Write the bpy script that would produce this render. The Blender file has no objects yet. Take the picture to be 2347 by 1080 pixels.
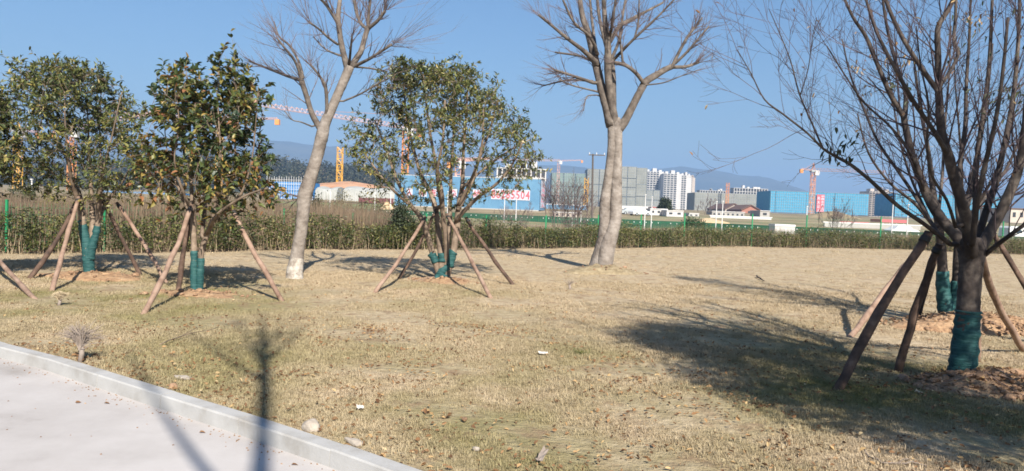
import bpy, math, random
import numpy as np
from mathutils import Vector, Matrix

R = math.radians
rng = np.random.default_rng(11)
random.seed(11)
sc = bpy.context.scene
COL = sc.collection

# ------------------------------------------------------------------ camera
F = 1700.0            # focal length in pixels of a 2347 x 1080 frame
EYE = 1.6
PITCH = math.atan(63 / F)
ROLL = R(2.1)
_f = np.array([0, math.cos(PITCH), -math.sin(PITCH)])
_r0 = np.array([1.0, 0, 0])
_u0 = np.cross(_r0, _f)
_r = _r0 * math.cos(ROLL) + _u0 * math.sin(ROLL)
_u = -_r0 * math.sin(ROLL) + _u0 * math.cos(ROLL)
cam_d = bpy.data.cameras.new('camera')
cam_d.sensor_width = 36
cam_d.lens = 36 * F / 2347
cam_d.clip_start = 0.05
cam_d.clip_end = 30000
cam = bpy.data.objects.new('camera', cam_d)
COL.objects.link(cam)
cam.matrix_world = Matrix(((_r[0], _u[0], -_f[0], 0), (_r[1], _u[1], -_f[1], 0), (_r[2], _u[2], -_f[2], EYE), (0, 0, 0, 1)))
sc.camera = cam

# ------------------------------------------------------------------ light
SUN_EL = R(37)
SUN_AZ = R(-18)       # direction the shadows run, from +Y towards +X
sh = np.array([math.sin(SUN_AZ), math.cos(SUN_AZ)])
world = bpy.data.worlds.new('World')
sc.world = world
world.use_nodes = True
wn = world.node_tree
wn.nodes.clear()
sky = wn.nodes.new('ShaderNodeTexSky')
sky.sky_type = 'NISHITA'
sky.sun_disc = False
sky.sun_elevation = SUN_EL
sky.sun_rotation = R(180) + SUN_AZ
sky.altitude = 0
sky.air_density = 1.45
sky.dust_density = 1.4
sky.ozone_density = 10.0
bgn = wn.nodes.new('ShaderNodeBackground')
bgn.inputs[1].default_value = 0.065
wo = wn.nodes.new('ShaderNodeOutputWorld')
wn.links.new(sky.outputs[0], bgn.inputs[0])
wn.links.new(bgn.outputs[0], wo.inputs[0])
sd = bpy.data.lights.new('sun', 'SUN')
sd.energy = 5.0
sd.angle = R(0.53)
sd.color = (1.0, 0.93, 0.82)
sun = bpy.data.objects.new('sun', sd)
COL.objects.link(sun)
sun.rotation_euler = Vector((sh[0] * math.cos(SUN_EL), sh[1] * math.cos(SUN_EL), -math.sin(SUN_EL))).to_track_quat('-Z', 'Y').to_euler()
sun.location = (6, -20, 16)
sc.view_settings.view_transform = 'Standard'
sc.view_settings.look = 'None'
sc.view_settings.exposure = 0.9
sc.view_settings.gamma = 1.0
sc.view_settings.use_curve_mapping = False
sc.cycles.use_denoising = True
sc.cycles.max_bounces = 8
sc.cycles.transparent_max_bounces = 8
sc.cycles.filter_width = 1.7

# ------------------------------------------------------------------ helpers
def P(px, py, d):
    a = (px - 1173.5) / F
    b = (540 - py) / F
    v = _f + a * _r + b * _u
    v = v * (d / v[1])
    return np.array([v[0], v[1], v[2] + EYE])

def G(px, py, z=0.0):
    a = (px - 1173.5) / F
    b = (540 - py) / F
    v = _f + a * _r + b * _u
    t = (z - EYE) / v[2]
    return np.array([v[0] * t, v[1] * t, z])

WL = {}   # world location of each object's origin

class MB:
    def __init__(self):
        self.v = []; self.n = 0; self.f = []
    def add(self, V, Fc, mi=0, t=None):
        V = np.asarray(V, float).reshape(-1, 3)
        if isinstance(Fc, np.ndarray):
            groups = [Fc]
        else:
            by = {}
            for f in Fc: by.setdefault(len(f), []).append(f)
            groups = [np.array(g) for g in by.values()]
        for g in groups:
            tt = None
            if t is not None:
                tt = np.broadcast_to(np.asarray(t, float), (len(g),)) if np.ndim(t) == 0 or len(t) == len(g) else None
            self.f.append((g + self.n, mi, tt))
        self.v.append(V); self.n += len(V)
        return self
    def box(self, c, s, rz=0, mi=0, rx=0, ry=0):
        c = np.asarray(c, float); s = np.asarray(s, float) / 2
        V = np.array([[x, y, z] for x in (-1, 1) for y in (-1, 1) for z in (-1, 1)]) * s
        if rz or rx or ry:
            M = np.array(Matrix.Rotation(rz, 3, 'Z') @ Matrix.Rotation(ry, 3, 'Y') @ Matrix.Rotation(rx, 3, 'X'))
            V = V @ M.T
        return self.add(V + c, np.array([[0, 1, 3, 2], [4, 6, 7, 5], [0, 4, 5, 1], [2, 3, 7, 6], [0, 2, 6, 4], [1, 5, 7, 3]]), mi)
    def bar(self, a, b, w, mi=0, n=4):
        return self.tube([a, b], [w, w], n, mi)
    def tube(self, pts, rad, n=6, mi=0, cap=True, jit=0.0, t=None):
        pts = np.asarray(pts, float); rad = np.asarray(rad, float)
        m = len(pts)
        T = np.empty_like(pts)
        T[1:-1] = pts[2:] - pts[:-2]; T[0] = pts[1] - pts[0]; T[-1] = pts[-1] - pts[-2]
        T /= np.linalg.norm(T, axis=1)[:, None] + 1e-12
        a = np.array([1.0, 0, 0]) if abs(T[0][0]) < 0.8 else np.array([0, 1.0, 0])
        U = np.empty_like(pts)
        u = a - T[0] * a.dot(T[0])
        for i in range(m):
            u = u - T[i] * u.dot(T[i]); u = u / (np.linalg.norm(u) + 1e-12); U[i] = u
        W = np.cross(T, U)
        an = np.arange(n) * 2 * math.pi / n
        rr = rad[:, None] * (1 + (rng.normal(0, jit, (m, n)) if jit else 0))
        V = pts[:, None, :] + rr[..., None] * (np.cos(an)[None, :, None] * U[:, None, :] + np.sin(an)[None, :, None] * W[:, None, :])
        i = np.arange(m - 1)[:, None] * n; j = np.arange(n)[None, :]; k = (j + 1) % n
        Q = np.stack([i + j, i + k, i + n + k, i + n + j], -1).reshape(-1, 4)
        self.add(V.reshape(-1, 3), Q, mi, t)
        if cap and n > 3:
            b = self.n - m * n
            self.f.append((np.array([list(range(b + n - 1, b - 1, -1))]), mi, None))
            self.f.append((np.array([list(range(b + (m - 1) * n, b + m * n))]), mi, None))
        return self
    def build(self, name, mats, parent=None, origin=None, smooth=False):
        me = bpy.data.meshes.new(name)
        V = np.concatenate(self.v) if self.v else np.zeros((0, 3))
        if origin is None:
            origin = WL[parent.name] if parent is not None else np.zeros(3)
        origin = np.asarray(origin, float)
        V = V - origin
        if not isinstance(mats, (list, tuple)): mats = [mats]
        for m in mats: me.materials.append(m)
        nl = sum(g.size for g, _, _ in self.f); nf = sum(len(g) for g, _, _ in self.f)
        me.vertices.add(len(V)); me.loops.add(nl); me.polygons.add(nf)
        me.vertices.foreach_set('co', V.astype(np.float32).ravel())
        me.loops.foreach_set('vertex_index', np.concatenate([g.ravel() for g, _, _ in self.f]).astype(np.int32))
        tot = np.concatenate([np.full(len(g), g.shape[1]) for g, _, _ in self.f])
        st = np.concatenate([[0], np.cumsum(tot)[:-1]])
        me.polygons.foreach_set('loop_start', st.astype(np.int32))
        me.polygons.foreach_set('material_index', np.concatenate([np.full(len(g), mi) for g, mi, _ in self.f]).astype(np.int32))
        me.polygons.foreach_set('use_smooth', np.full(nf, bool(smooth)))
        if any(t is not None for _, _, t in self.f):
            at = me.attributes.new('tint', 'FLOAT', 'FACE')
            at.data.foreach_set('value', np.concatenate([np.full(len(g), .5) if t is None else t for g, _, t in self.f]).astype(np.float32))
        me.update(calc_edges=True)
        return link(name, me, parent, origin)

def link(name, me, parent=None, origin=(0, 0, 0)):
    o = bpy.data.objects.new(name, me)
    COL.objects.link(o)
    origin = np.asarray(origin, float)
    if parent is not None:
        o.parent = parent
        o.location = origin - WL[parent.name]
    else:
        o.location = origin
    WL[o.name] = origin
    return o

def thing(name, label, cat, loc=(0, 0, 0), group=None):
    o = link(name, None, None, loc)
    o.empty_display_size = 0.2
    return tag(o, label, cat, group)

def tag(o, label, cat, group=None, kind=None):
    o['label'] = label
    if cat: o['category'] = cat
    if group: o['group'] = group
    if kind: o['kind'] = kind
    return o

def kind(o, k):
    o['kind'] = k
    return o

# ------------------------------------------------------------------ materials
def ramp_node(nt, cols):
    r = nt.nodes.new('ShaderNodeValToRGB')
    els = r.color_ramp.elements
    while len(els) > len(cols): els.remove(els[-1])
    while len(els) < len(cols): els.new(0.5)
    for e, (p, c) in zip(els, cols):
        e.position = p; e.color = (*c, 1)
    return r

def mat(name, cols, scale=4, detail=6, rough=0.85, bump=0.0, bscale=None, coord='W', attr=None, trans=0.0, stretch=None, spec=0.3, metal=0.0, bdist=0.02):
    """cols: one colour or a ramp over noise (or over a face attribute)."""
    m = bpy.data.materials.new(name); m.use_nodes = True
    nt = m.node_tree; b = nt.nodes['Principled BSDF']
    b.inputs['Roughness'].default_value = rough
    b.inputs['Specular IOR Level'].default_value = spec
    b.inputs['Metallic'].default_value = metal
    def vec():
        if coord == 'W':
            g = nt.nodes.new('ShaderNodeNewGeometry'); o = g.outputs['Position']
        else:
            g = nt.nodes.new('ShaderNodeTexCoord'); o = g.outputs['Object']
        if stretch:
            mp = nt.nodes.new('ShaderNodeMapping'); mp.inputs['Scale'].default_value = stretch
            nt.links.new(o, mp.inputs['Vector']); o = mp.outputs[0]
        return o
    if not isinstance(cols[0], (tuple, list)):
        cols = [(0.0, tuple(c * 0.85 for c in cols)), (1.0, tuple(min(c * 1.13, 1) for c in cols))]
    r = ramp_node(nt, cols)
    if attr:
        a = nt.nodes.new('ShaderNodeAttribute'); a.attribute_name = attr
        nt.links.new(a.outputs['Fac'], r.inputs[0])
    else:
        n = nt.nodes.new('ShaderNodeTexNoise'); n.inputs['Scale'].default_value = scale; n.inputs['Detail'].default_value = detail
        n.inputs['Roughness'].default_value = 0.65
        nt.links.new(vec(), n.inputs['Vector']); nt.links.new(n.outputs['Fac'], r.inputs[0])
    nt.links.new(r.outputs[0], b.inputs['Base Color'])
    if bump:
        n2 = nt.nodes.new('ShaderNodeTexNoise'); n2.inputs['Scale'].default_value = bscale or scale * 4; n2.inputs['Detail'].default_value = 8
        nt.links.new(vec(), n2.inputs['Vector'])
        bp = nt.nodes.new('ShaderNodeBump'); bp.inputs['Strength'].default_value = bump; bp.inputs['Distance'].default_value = bdist
        nt.links.new(n2.outputs['Fac'], bp.inputs['Height']); nt.links.new(bp.outputs[0], b.inputs['Normal'])
    if trans:
        out = nt.nodes['Material Output']
        tr = nt.nodes.new('ShaderNodeBsdfTranslucent'); mx = nt.nodes.new('ShaderNodeMixShader'); mx.inputs[0].default_value = trans
        nt.links.new(r.outputs[0], tr.inputs['Color']); nt.links.new(b.outputs[0], mx.inputs[1]); nt.links.new(tr.outputs[0], mx.inputs[2])
        nt.links.new(mx.outputs[0], out.inputs['Surface'])
    return m

def grass_mat(name, blade):
    """dormant lawn: straw with olive patches, patches follow world position"""
    m = bpy.data.materials.new(name); m.use_nodes = True
    nt = m.node_tree; b = nt.nodes['Principled BSDF']
    b.inputs['Roughness'].default_value = 0.95; b.inputs['Specular IOR Level'].default_value = 0.05
    g = nt.nodes.new('ShaderNodeNewGeometry')
    def noise(s, d, stretch=None):
        n = nt.nodes.new('ShaderNodeTexNoise'); n.inputs['Scale'].default_value = s; n.inputs['Detail'].default_value = d
        n.inputs['Roughness'].default_value = 0.6
        o = g.outputs['Position']
        if stretch:
            mp = nt.nodes.new('ShaderNodeMapping'); mp.inputs['Scale'].default_value = stretch
            nt.links.new(o, mp.inputs['Vector']); o = mp.outputs[0]
        nt.links.new(o, n.inputs['Vector']); return n.outputs['Fac']
    straw = ramp_node(nt, [(0.25, (0.27, 0.205, 0.132)), (0.5, (0.41, 0.325, 0.218)), (0.75, (0.53, 0.435, 0.31))])
    nt.links.new(noise(9 if not blade else 23, 8), straw.inputs[0])
    green = ramp_node(nt, [(0.3, (0.125, 0.12, 0.045)), (0.7, (0.27, 0.24, 0.105))])
    nt.links.new(noise(14, 6), green.inputs[0])
    patch = ramp_node(nt, [(0.38, (0, 0, 0)), (0.60, (1, 1, 1))])
    nt.links.new(noise(0.42, 7, (1, 0.8, 1)), patch.inputs[0])
    # greener towards the kerb side and round the young trees, straw further out
    sep = nt.nodes.new('ShaderNodeSeparateXYZ'); nt.links.new(g.outputs['Position'], sep.inputs[0])
    mr = nt.nodes.new('ShaderNodeMapRange'); mr.inputs['From Min'].default_value = 13; mr.inputs['From Max'].default_value = 6.5
    mr.inputs['To Min'].default_value = 0.12; mr.inputs['To Max'].default_value = 0.8
    nt.links.new(sep.outputs['Y'], mr.inputs['Value'])
    green_amt = mr.outputs[0]
    for cx, cy, r0, r1, amt in ((-6.6, 12.2, 4.2, 1.2, 0.95), (-1.6, 13.6, 2.4, 0.6, 0.5), (4.6, 6.8, 3.0, 1.0, 0.35)):
        ds = nt.nodes.new('ShaderNodeVectorMath'); ds.operation = 'DISTANCE'
        nt.links.new(g.outputs['Position'], ds.inputs[0]); ds.inputs[1].default_value = (cx, cy, 0)
        m4 = nt.nodes.new('ShaderNodeMapRange'); m4.inputs['From Min'].default_value = r0; m4.inputs['From Max'].default_value = r1; m4.inputs['To Max'].default_value = amt
        nt.links.new(ds.outputs['Value'], m4.inputs['Value'])
        ad = nt.nodes.new('ShaderNodeMath'); ad.operation = 'ADD'; nt.links.new(green_amt, ad.inputs[0]); nt.links.new(m4.outputs[0], ad.inputs[1]); green_amt = ad.outputs[0]
    mu = nt.nodes.new('ShaderNodeMath'); mu.operation = 'MULTIPLY'; mu.use_clamp = True
    nt.links.new(patch.outputs[0], mu.inputs[0]); nt.links.new(green_amt, mu.inputs[1])
    mx = nt.nodes.new('ShaderNodeMix'); mx.data_type = 'RGBA'
    nt.links.new(mu.outputs[0], mx.inputs['Factor']); nt.links.new(straw.outputs[0], mx.inputs['A']); nt.links.new(green.outputs[0], mx.inputs['B'])
    col = mx.outputs['Result']
    if not blade:
        soil = ramp_node(nt, [(0.52, (0, 0, 0)), (0.68, (1, 1, 1))]); nt.links.new(noise(2.6, 9), soil.inputs[0])
        m3 = nt.nodes.new('ShaderNodeMix'); m3.data_type = 'RGBA'
        nt.links.new(soil.outputs[0], m3.inputs['Factor']); nt.links.new(col, m3.inputs['A']); m3.inputs['B'].default_value = (0.25, 0.175, 0.11, 1)
        col = m3.outputs['Result']
        bp = nt.nodes.new('ShaderNodeBump'); bp.inputs['Strength'].default_value = 0.9; bp.inputs['Distance'].default_value = 0.03
        nt.links.new(noise(28, 10), bp.inputs['Height'])
        bp2 = nt.nodes.new('ShaderNodeBump'); bp2.inputs['Strength'].default_value = 0.5; bp2.inputs['Distance'].default_value = 0.08
        nt.links.new(noise(3.5, 6, (1, 2.2, 1)), bp2.inputs['Height']); nt.links.new(bp.outputs[0], bp2.inputs['Normal'])
        nt.links.new(bp2.outputs[0], b.inputs['Normal'])
    nt.links.new(col, b.inputs['Base Color'])
    return m

M = {}
M['lawn'] = grass_mat('dormant_lawn', False)
M['blade'] = grass_mat('grass_blade', True)
M['site'] = mat('site_ground', [(0.3, (0.13, 0.12, 0.06)), (0.5, (0.24, 0.19, 0.11)), (0.68, (0.36, 0.28, 0.18))], 0.09, 10, 0.95, 0.6, 1.5, bdist=0.2)
M['concrete'] = mat('concrete_path', [(0.28, (0.27, 0.245, 0.225)), (0.42, (0.375, 0.35, 0.335)), (0.58, (0.43, 0.405, 0.39)), (0.75, (0.47, 0.445, 0.435))], 0.8, 14, 0.85, 0.15, 90, bdist=0.003)
M['kerb'] = mat('kerb_concrete', [(0.32, (0.27, 0.255, 0.235)), (0.5, (0.36, 0.355, 0.345)), (0.7, (0.41, 0.405, 0.395))], 2.5, 12, 0.9, 0.35, 60, bdist=0.004)
M['soil'] = mat('orange_soil', [(0.3, (0.20, 0.115, 0.065)), (0.55, (0.37, 0.235, 0.135)), (0.75, (0.47, 0.345, 0.215))], 7, 8, 0.95, 0.9, 18, bdist=0.05)
M['clod'] = mat('soil_clod', [(0.3, (0.13, 0.08, 0.05)), (0.55, (0.29, 0.18, 0.11)), (0.75, (0.45, 0.33, 0.22))], 9, 8, 0.95, 0.8, 40, bdist=0.02)
M['bark_pale'] = mat('pale_bark', [(0.3, (0.095, 0.078, 0.066)), (0.45, (0.19, 0.162, 0.14)), (0.6, (0.265, 0.232, 0.205)), (0.75, (0.36, 0.325, 0.29))], 2.6, 12, 0.95, 0.7, 7, stretch=(1.4, 1.4, 1.6), bdist=0.04)
M['bark_limb'] = mat('limb_bark', [(0.3, (0.045, 0.036, 0.031)), (0.5, (0.115, 0.095, 0.08)), (0.75, (0.23, 0.195, 0.165))], 5.0, 10, 0.9, 0.7, 20, bdist=0.02)
M['twig_pale'] = mat('pale_twig', [(0.3, (0.085, 0.062, 0.06)), (0.7, (0.16, 0.12, 0.115))], 6, 3, 0.9)
M['bark_dark'] = mat('dark_bark', [(0.3, (0.024, 0.019, 0.018)), (0.52, (0.06, 0.047, 0.041)), (0.72, (0.155, 0.128, 0.106))], 5, 9, 0.85, 0.5, 24, bdist=0.015)
M['twig_dark'] = mat('dark_twig', [(0.3, (0.05, 0.036, 0.04)), (0.7, (0.11, 0.08, 0.085))], 8, 3, 0.85)
M['bark_stem'] = mat('stem_bark', [(0.3, (0.09, 0.065, 0.048)), (0.55, (0.20, 0.15, 0.11)), (0.75, (0.34, 0.265, 0.20))], 6, 8, 0.9, 0.4, 24, bdist=0.01)
M['white_wash'] = mat('lime_wash', [(0.40, (0.24, 0.205, 0.175)), (0.50, (0.38, 0.345, 0.30)), (0.62, (0.50, 0.47, 0.43))], 7, 9, 0.95, 0.4, 26, bdist=0.015)
M['wrap'] = mat('teal_wrap', [(0.3, (0.006, 0.038, 0.042)), (0.5, (0.014, 0.072, 0.072)), (0.72, (0.05, 0.125, 0.118))], 6, 9, 0.7, 0.7, 9, stretch=(1, 1, 5), bdist=0.02, spec=0.35)
M['pole'] = mat('debarked_pole', [(0.3, (0.12, 0.07, 0.05)), (0.5, (0.255, 0.17, 0.125)), (0.75, (0.37, 0.265, 0.205))], 5, 8, 0.85, 0.5, 30, bdist=0.008)
M['pole_dark'] = mat('dark_barked_pole', [(0.35, (0.045, 0.03, 0.024)), (0.55, (0.11, 0.07, 0.052)), (0.75, (0.24, 0.165, 0.12))], 5, 8, 0.9, 0.6, 30, bdist=0.01)
M['leaf_os'] = mat('osmanthus_leaf', [(0.0, (0.035, 0.050, 0.024)), (0.4, (0.085, 0.108, 0.036)), (0.75, (0.175, 0.185, 0.055)), (1.0, (0.29, 0.23, 0.07))], attr='tint', rough=0.42, trans=0.16, spec=0.45)
M['leaf_cam'] = mat('camellia_leaf', [(0.0, (0.022, 0.040, 0.022)), (0.45, (0.060, 0.085, 0.028)), (0.68, (0.14, 0.145, 0.035)), (0.88, (0.28, 0.20, 0.055)), (1.0, (0.24, 0.11, 0.05))], attr='tint', rough=0.42, trans=0.13, spec=0.38)
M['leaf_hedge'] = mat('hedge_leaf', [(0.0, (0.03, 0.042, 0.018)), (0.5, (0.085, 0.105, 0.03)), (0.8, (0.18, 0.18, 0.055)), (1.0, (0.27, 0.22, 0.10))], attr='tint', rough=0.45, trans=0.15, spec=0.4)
M['leaf_dark'] = mat('dark_shrub_leaf', [(0.0, (0.022, 0.032, 0.018)), (0.6, (0.05, 0.065, 0.03)), (1.0, (0.11, 0.12, 0.045))], attr='tint', rough=0.55, trans=0.1)
M['leaf_yel'] = mat('yellow_green_leaf', [(0.0, (0.10, 0.11, 0.02)), (0.6, (0.22, 0.21, 0.04)), (1.0, (0.33, 0.28, 0.08))], attr='tint', rough=0.5, trans=0.2)
M['leaf_dry'] = mat('dry_leaf', [(0.0, (0.10, 0.05, 0.025)), (0.5, (0.26, 0.145, 0.07)), (0.8, (0.42, 0.29, 0.14)), (1.0, (0.55, 0.45, 0.28))], attr='tint', rough=0.8, trans=0.1)
M['weed'] = mat('dry_weed', [(0.0, (0.065, 0.05, 0.036)), (0.5, (0.14, 0.10, 0.07)), (1.0, (0.24, 0.18, 0.115))], attr='tint', rough=0.9)
M['stalk'] = mat('pale_stalk', [(0.0, (0.15, 0.11, 0.07)), (1.0, (0.34, 0.27, 0.18))], attr='tint', rough=0.9)
M['fence_green'] = mat('fence_green_paint', (0.02, 0.22, 0.09), 3, rough=0.5)
M['white_metal'] = mat('white_paint', (0.62, 0.61, 0.60), 2, rough=0.5)
M['straw_dry'] = mat('bleached_straw', [(0.3, (0.36, 0.28, 0.18)), (0.7, (0.52, 0.43, 0.30))], 9, 5, 0.95)
M['mound_turf'] = mat('mound_turf', [(0.3, (0.17, 0.13, 0.075)), (0.5, (0.28, 0.22, 0.13)), (0.7, (0.38, 0.31, 0.20))], 8, 9, 0.95, 0.9, 30, bdist=0.03)
M['leaf_weed'] = mat('grey_green_weed_leaf', [(0.0, (0.06, 0.055, 0.035)), (0.5, (0.12, 0.115, 0.06)), (1.0, (0.22, 0.19, 0.10))], attr='tint', rough=0.8)
M['stone'] = mat('pale_stone', [(0.3, (0.27, 0.23, 0.19)), (0.7, (0.42, 0.37, 0.31))], 14, 8, 0.9, 0.5, 40, bdist=0.01)
M['paper'] = mat('weathered_paper', (0.52, 0.49, 0.45), 20, rough=0.9)
M['deadwood'] = mat('grey_dead_twig', [(0.3, (0.15, 0.12, 0.10)), (0.7, (0.30, 0.25, 0.215))], 9, 5, 0.9)

# ------------------------------------------------------------------ ground, lawn, path
def smooth01(t): t = np.clip(t, 0, 1); return t * t * (3 - 2 * t)

def site_z(d):
    return np.interp(d, [0, 95, 150, 400, 1000, 3000, 14000], [-0.32, -0.32, 1.15, 4.1, 6.5, 9, 9])

mb = MB()
ds = np.concatenate([np.linspace(-60, 90, 6), np.linspace(95, 160, 10), np.linspace(180, 420, 12), np.geomspace(500, 14000, 14)])
xs = np.concatenate([-np.geomspace(9000, 40, 14), np.linspace(-30, 30, 9), np.geomspace(40, 9000, 14)])
X, Y = np.meshgrid(xs, ds)
Z = site_z(Y)
V = np.stack([X, Y, Z], -1).reshape(-1, 3)
nx = len(xs)
Q = np.array([[j * nx + i, j * nx + i + 1, (j + 1) * nx + i + 1, (j + 1) * nx + i] for j in range(len(ds) - 1) for i in range(nx - 1)])
mb.add(V, Q)
kind(mb.build('ground', M['site'], smooth=True), 'structure')

# the hedge line in the world (base of the hedge, left to right)
HEDGE = np.array([G(px, py)[:2] for px, py in [(-320, 592), (0, 583), (400, 579), (700, 575), (1170, 571), (1700, 566), (2050, 572), (2360, 585), (2600, 596)]])

def poly_at(poly, s):
    seg = np.diff(poly, axis=0); L = np.linalg.norm(seg, axis=1); c = np.concatenate([[0], np.cumsum(L)])
    s = np.clip(s, 0, c[-1] - 1e-6)
    i = np.clip(np.searchsorted(c, s, 'right') - 1, 0, len(L) - 1)
    t = ((s - c[i]) / L[i])[..., None] if np.ndim(s) else (s - c[i]) / L[i]
    return poly[i] + seg[i] * t
HEDGE_LEN = np.linalg.norm(np.diff(HEDGE, axis=0), axis=1).sum()

# kerb: grass-side edge
KB = np.array([G(px, py)[:2] for px, py in [(0, 787), (130, 819), (310, 875), (480, 927), (640, 975), (800, 1029), (950, 1082)]])
d0 = (KB[0] - KB[1]) / np.linalg.norm(KB[0] - KB[1]); d1 = (KB[-1] - KB[-2]) / np.linalg.norm(KB[-1] - KB[-2])
KB = np.concatenate([[KB[0] + d0 * 14], [KB[0] + d0 * 5], KB, [KB[-1] + d1 * 3], [KB[-1] + d1 * 10]])
KLEN = np.linalg.norm(np.diff(KB, axis=0), axis=1).sum()

def lawn_z(x, y):
    x = np.asarray(x, float); y = np.asarray(y, float)
    return 0.022 * np.sin(x * 0.9 + 1.3 * np.sin(y * 0.37)) * np.cos(y * 0.55 + 0.8 * np.sin(x * 0.31)) + 0.012 * np.sin(x * 2.3 + y * 1.7) - 0.012

def kerb_y(x):
    return np.interp(x, KB[:, 0], KB[:, 1])
HX = HEDGE[:, 0]; HY = HEDGE[:, 1]
def hedge_y(x): return np.interp(x, HX, HY)

mb = MB()
lx = np.linspace(-22, 48, 240); tv = np.linspace(0, 1, 150)
LX, T2 = np.meshgrid(lx, tv)
y0 = kerb_y(LX); y1 = hedge_y(LX) + 1.6
y0 = np.where(LX > KB[-1, 0], -8, y0)
LY = y0 + 0.02 + (y1 - y0) * T2 ** 1.6
LZ = lawn_z(LX, LY) * np.clip((LY - y0) / 0.6, 0, 1) + np.where(LY > hedge_y(LX) + 1.2, -0.25, 0)
V = np.stack([LX, LY, LZ], -1).reshape(-1, 3)
n = len(lx)
jj, ii = np.meshgrid(np.arange(len(tv) - 1), np.arange(n - 1), indexing='ij')
b = (jj * n + ii).ravel()
mb.add(V, np.stack([b, b + 1, b + n + 1, b + n], -1))
kind(mb.build('lawn', M['lawn'], smooth=True), 'structure')

# path
nrm = np.array([-(KB[-1] - KB[0])[1], (KB[-1] - KB[0])[0]]); nrm /= np.linalg.norm(nrm)
if nrm[1] > 0: nrm = -nrm            # towards the camera side
mb = MB()
A = KB + nrm * 0.06; B = KB + nrm * 7.5
k = len(KB)
mb.add(np.concatenate([np.c_[A, np.full(k, -0.09)], np.c_[B, np.full(k, -0.09)]]), np.array([[i, k + i, k + i + 1, i + 1] for i in range(k - 1)]))
kind(mb.build('path', M['concrete']), 'structure')

kerb = link('kerb', None, None, (KB[2][0], KB[2][1], 0)); kind(kerb, 'structure')
s = 0.15; 
while s < KLEN - 1.0:
    a = poly_at(KB, s); b2 = poly_at(KB, s + 0.989)
    mid = (a + b2) / 2; dv = b2 - a; L = np.linalg.norm(dv); dv /= L
    nn = np.array([dv[1], -dv[0]])
    if nn.dot(nrm) < 0: nn = -nn
    W = 0.135; H = 0.165; bv = 0.007
    prof = [(0, -0.14), (0, 0.022 - bv), (bv, 0.022), (W - bv * 1.6, 0.022), (W - 0.002, 0.022 - bv * 1.6), (W + 0.006, -0.14)]
    m2 = MB(); V = []; dzk = rng.normal(0, .0025)
    for e in (-L / 2, L / 2):
        for (u, z) in prof:
            q = mid + dv * e + nn * u
            V.append((q[0], q[1], z + dzk + rng.normal(0, 0.0015)))
    m_ = len(prof)
    m2.add(V, [(i, i + 1, m_ + i + 1, m_ + i) for i in range(m_ - 1)] + [tuple(range(m_)), tuple(range(2 * m_ - 1, m_ - 1, -1))])
    m2.build('kerb_stone', M['kerb'], kerb)
    s += 1.0

# ------------------------------------------------------------------ generic plants
LEAF_F = np.array([[0, 3, 1], [0, 1, 2], [3, 5, 6], [3, 6, 1], [1, 6, 4], [1, 4, 2], [5, 7, 6], [6, 7, 4]])
def leaves(mb, Pp, D, L, Wd, tint, mi=0, fold=0.25, droop=0.12, up=None):
    """Many pointed leaves at once. Pp base points, D axis dirs (n,3), L lengths, Wd widths."""
    n = len(Pp)
    D = D / (np.linalg.norm(D, axis=1)[:, None] + 1e-9)
    ref = np.tile(np.array([0, 0, 1.0]), (n, 1)) if up is None else up
    ref = ref + rng.normal(0, 0.45, (n, 3))
    S = np.cross(D, ref); S /= np.linalg.norm(S, axis=1)[:, None] + 1e-9
    N = np.cross(S, D)
    L = np.broadcast_to(L, (n,))[:, None]; Wd = np.broadcast_to(Wd, (n,))[:, None]
    f = fold * Wd
    m1 = Pp + D * L * 0.3; m2 = Pp + D * L * 0.66 - N * L * droop * 0.5
    V = np.stack([Pp, m1, m1 - S * Wd * 0.47 + N * f, m1 + S * Wd * 0.47 + N * f, m2 - S * Wd * 0.40 + N * f * .8, m2 + S * Wd * 0.40 + N * f * .8, m2, Pp + D * L - N * L * droop * 1.4], 1)
    Fc = (np.arange(n)[:, None, None] * 8 + LEAF_F[None]).reshape(-1, 3)
    mb.add(V.reshape(-1, 3), Fc, mi, np.repeat(np.broadcast_to(tint, (n,)), 8))

def resample(pts, k=4):
    pts = np.asarray(pts, float)
    if len(pts) < 3:
        t = np.linspace(0, 1, k + 1)[:, None]
        return pts[0] + (pts[-1] - pts[0]) * t
    q = np.concatenate([[2 * pts[0] - pts[1]], pts, [2 * pts[-1] - pts[-2]]])
    out = []
    for i in range(1, len(q) - 2):
        p0, p1, p2, p3 = q[i - 1:i + 3]
        for t in np.arange(k) / k:
            out.append(0.5 * ((2 * p1) + (-p0 + p2) * t + (2 * p0 - 5 * p1 + 4 * p2 - p3) * t * t + (-p0 + 3 * p1 - 3 * p2 + p3) * t ** 3))
    out.append(pts[-1])
    return np.array(out)

def limb(pp, D, k=4):
    """pixel polyline (px, py, half width in px, depth offset in m) -> world points + radii"""
    q = np.array([[*P(p[0], p[1], D + (p[3] if len(p) > 3 else 0)), p[2] * (D + (p[3] if len(p) > 3 else 0)) / F] for p in pp])
    q = resample(q, k)
    return q[:, :3], np.maximum(q[:, 3], 0.0015)

def snap(done, pts, rad):
    """root a limb inside the nearest earlier limb"""
    if done:
        A = np.concatenate([p for p, _ in done]); B = np.concatenate([r for _, r in done])
        d = np.linalg.norm(A - pts[0], axis=1) - B * .5
        d = d + np.where(A[:, 2] > pts[0, 2] + .05, .25, 0)
        i = int(np.argmin(d)); g = np.linalg.norm(A[i] - pts[0])
        if g > .01 and g < 1.5:
            pts = np.concatenate([[A[i]], (A[i] * .5 + pts[0] * .5)[None] + [0, 0, -.04 * g], pts]); rad = np.concatenate([[min(B[i] * .8, rad[0] * 1.25)], [rad[0] * 1.1], rad])
    done.append((pts, rad))
    return pts, rad

def sides(r): return 14 if r > 0.09 else 9 if r > 0.035 else 6 if r > 0.014 else 4 if r > 0.006 else 3

def unit(v): return v / (np.linalg.norm(v) + 1e-9)

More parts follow.
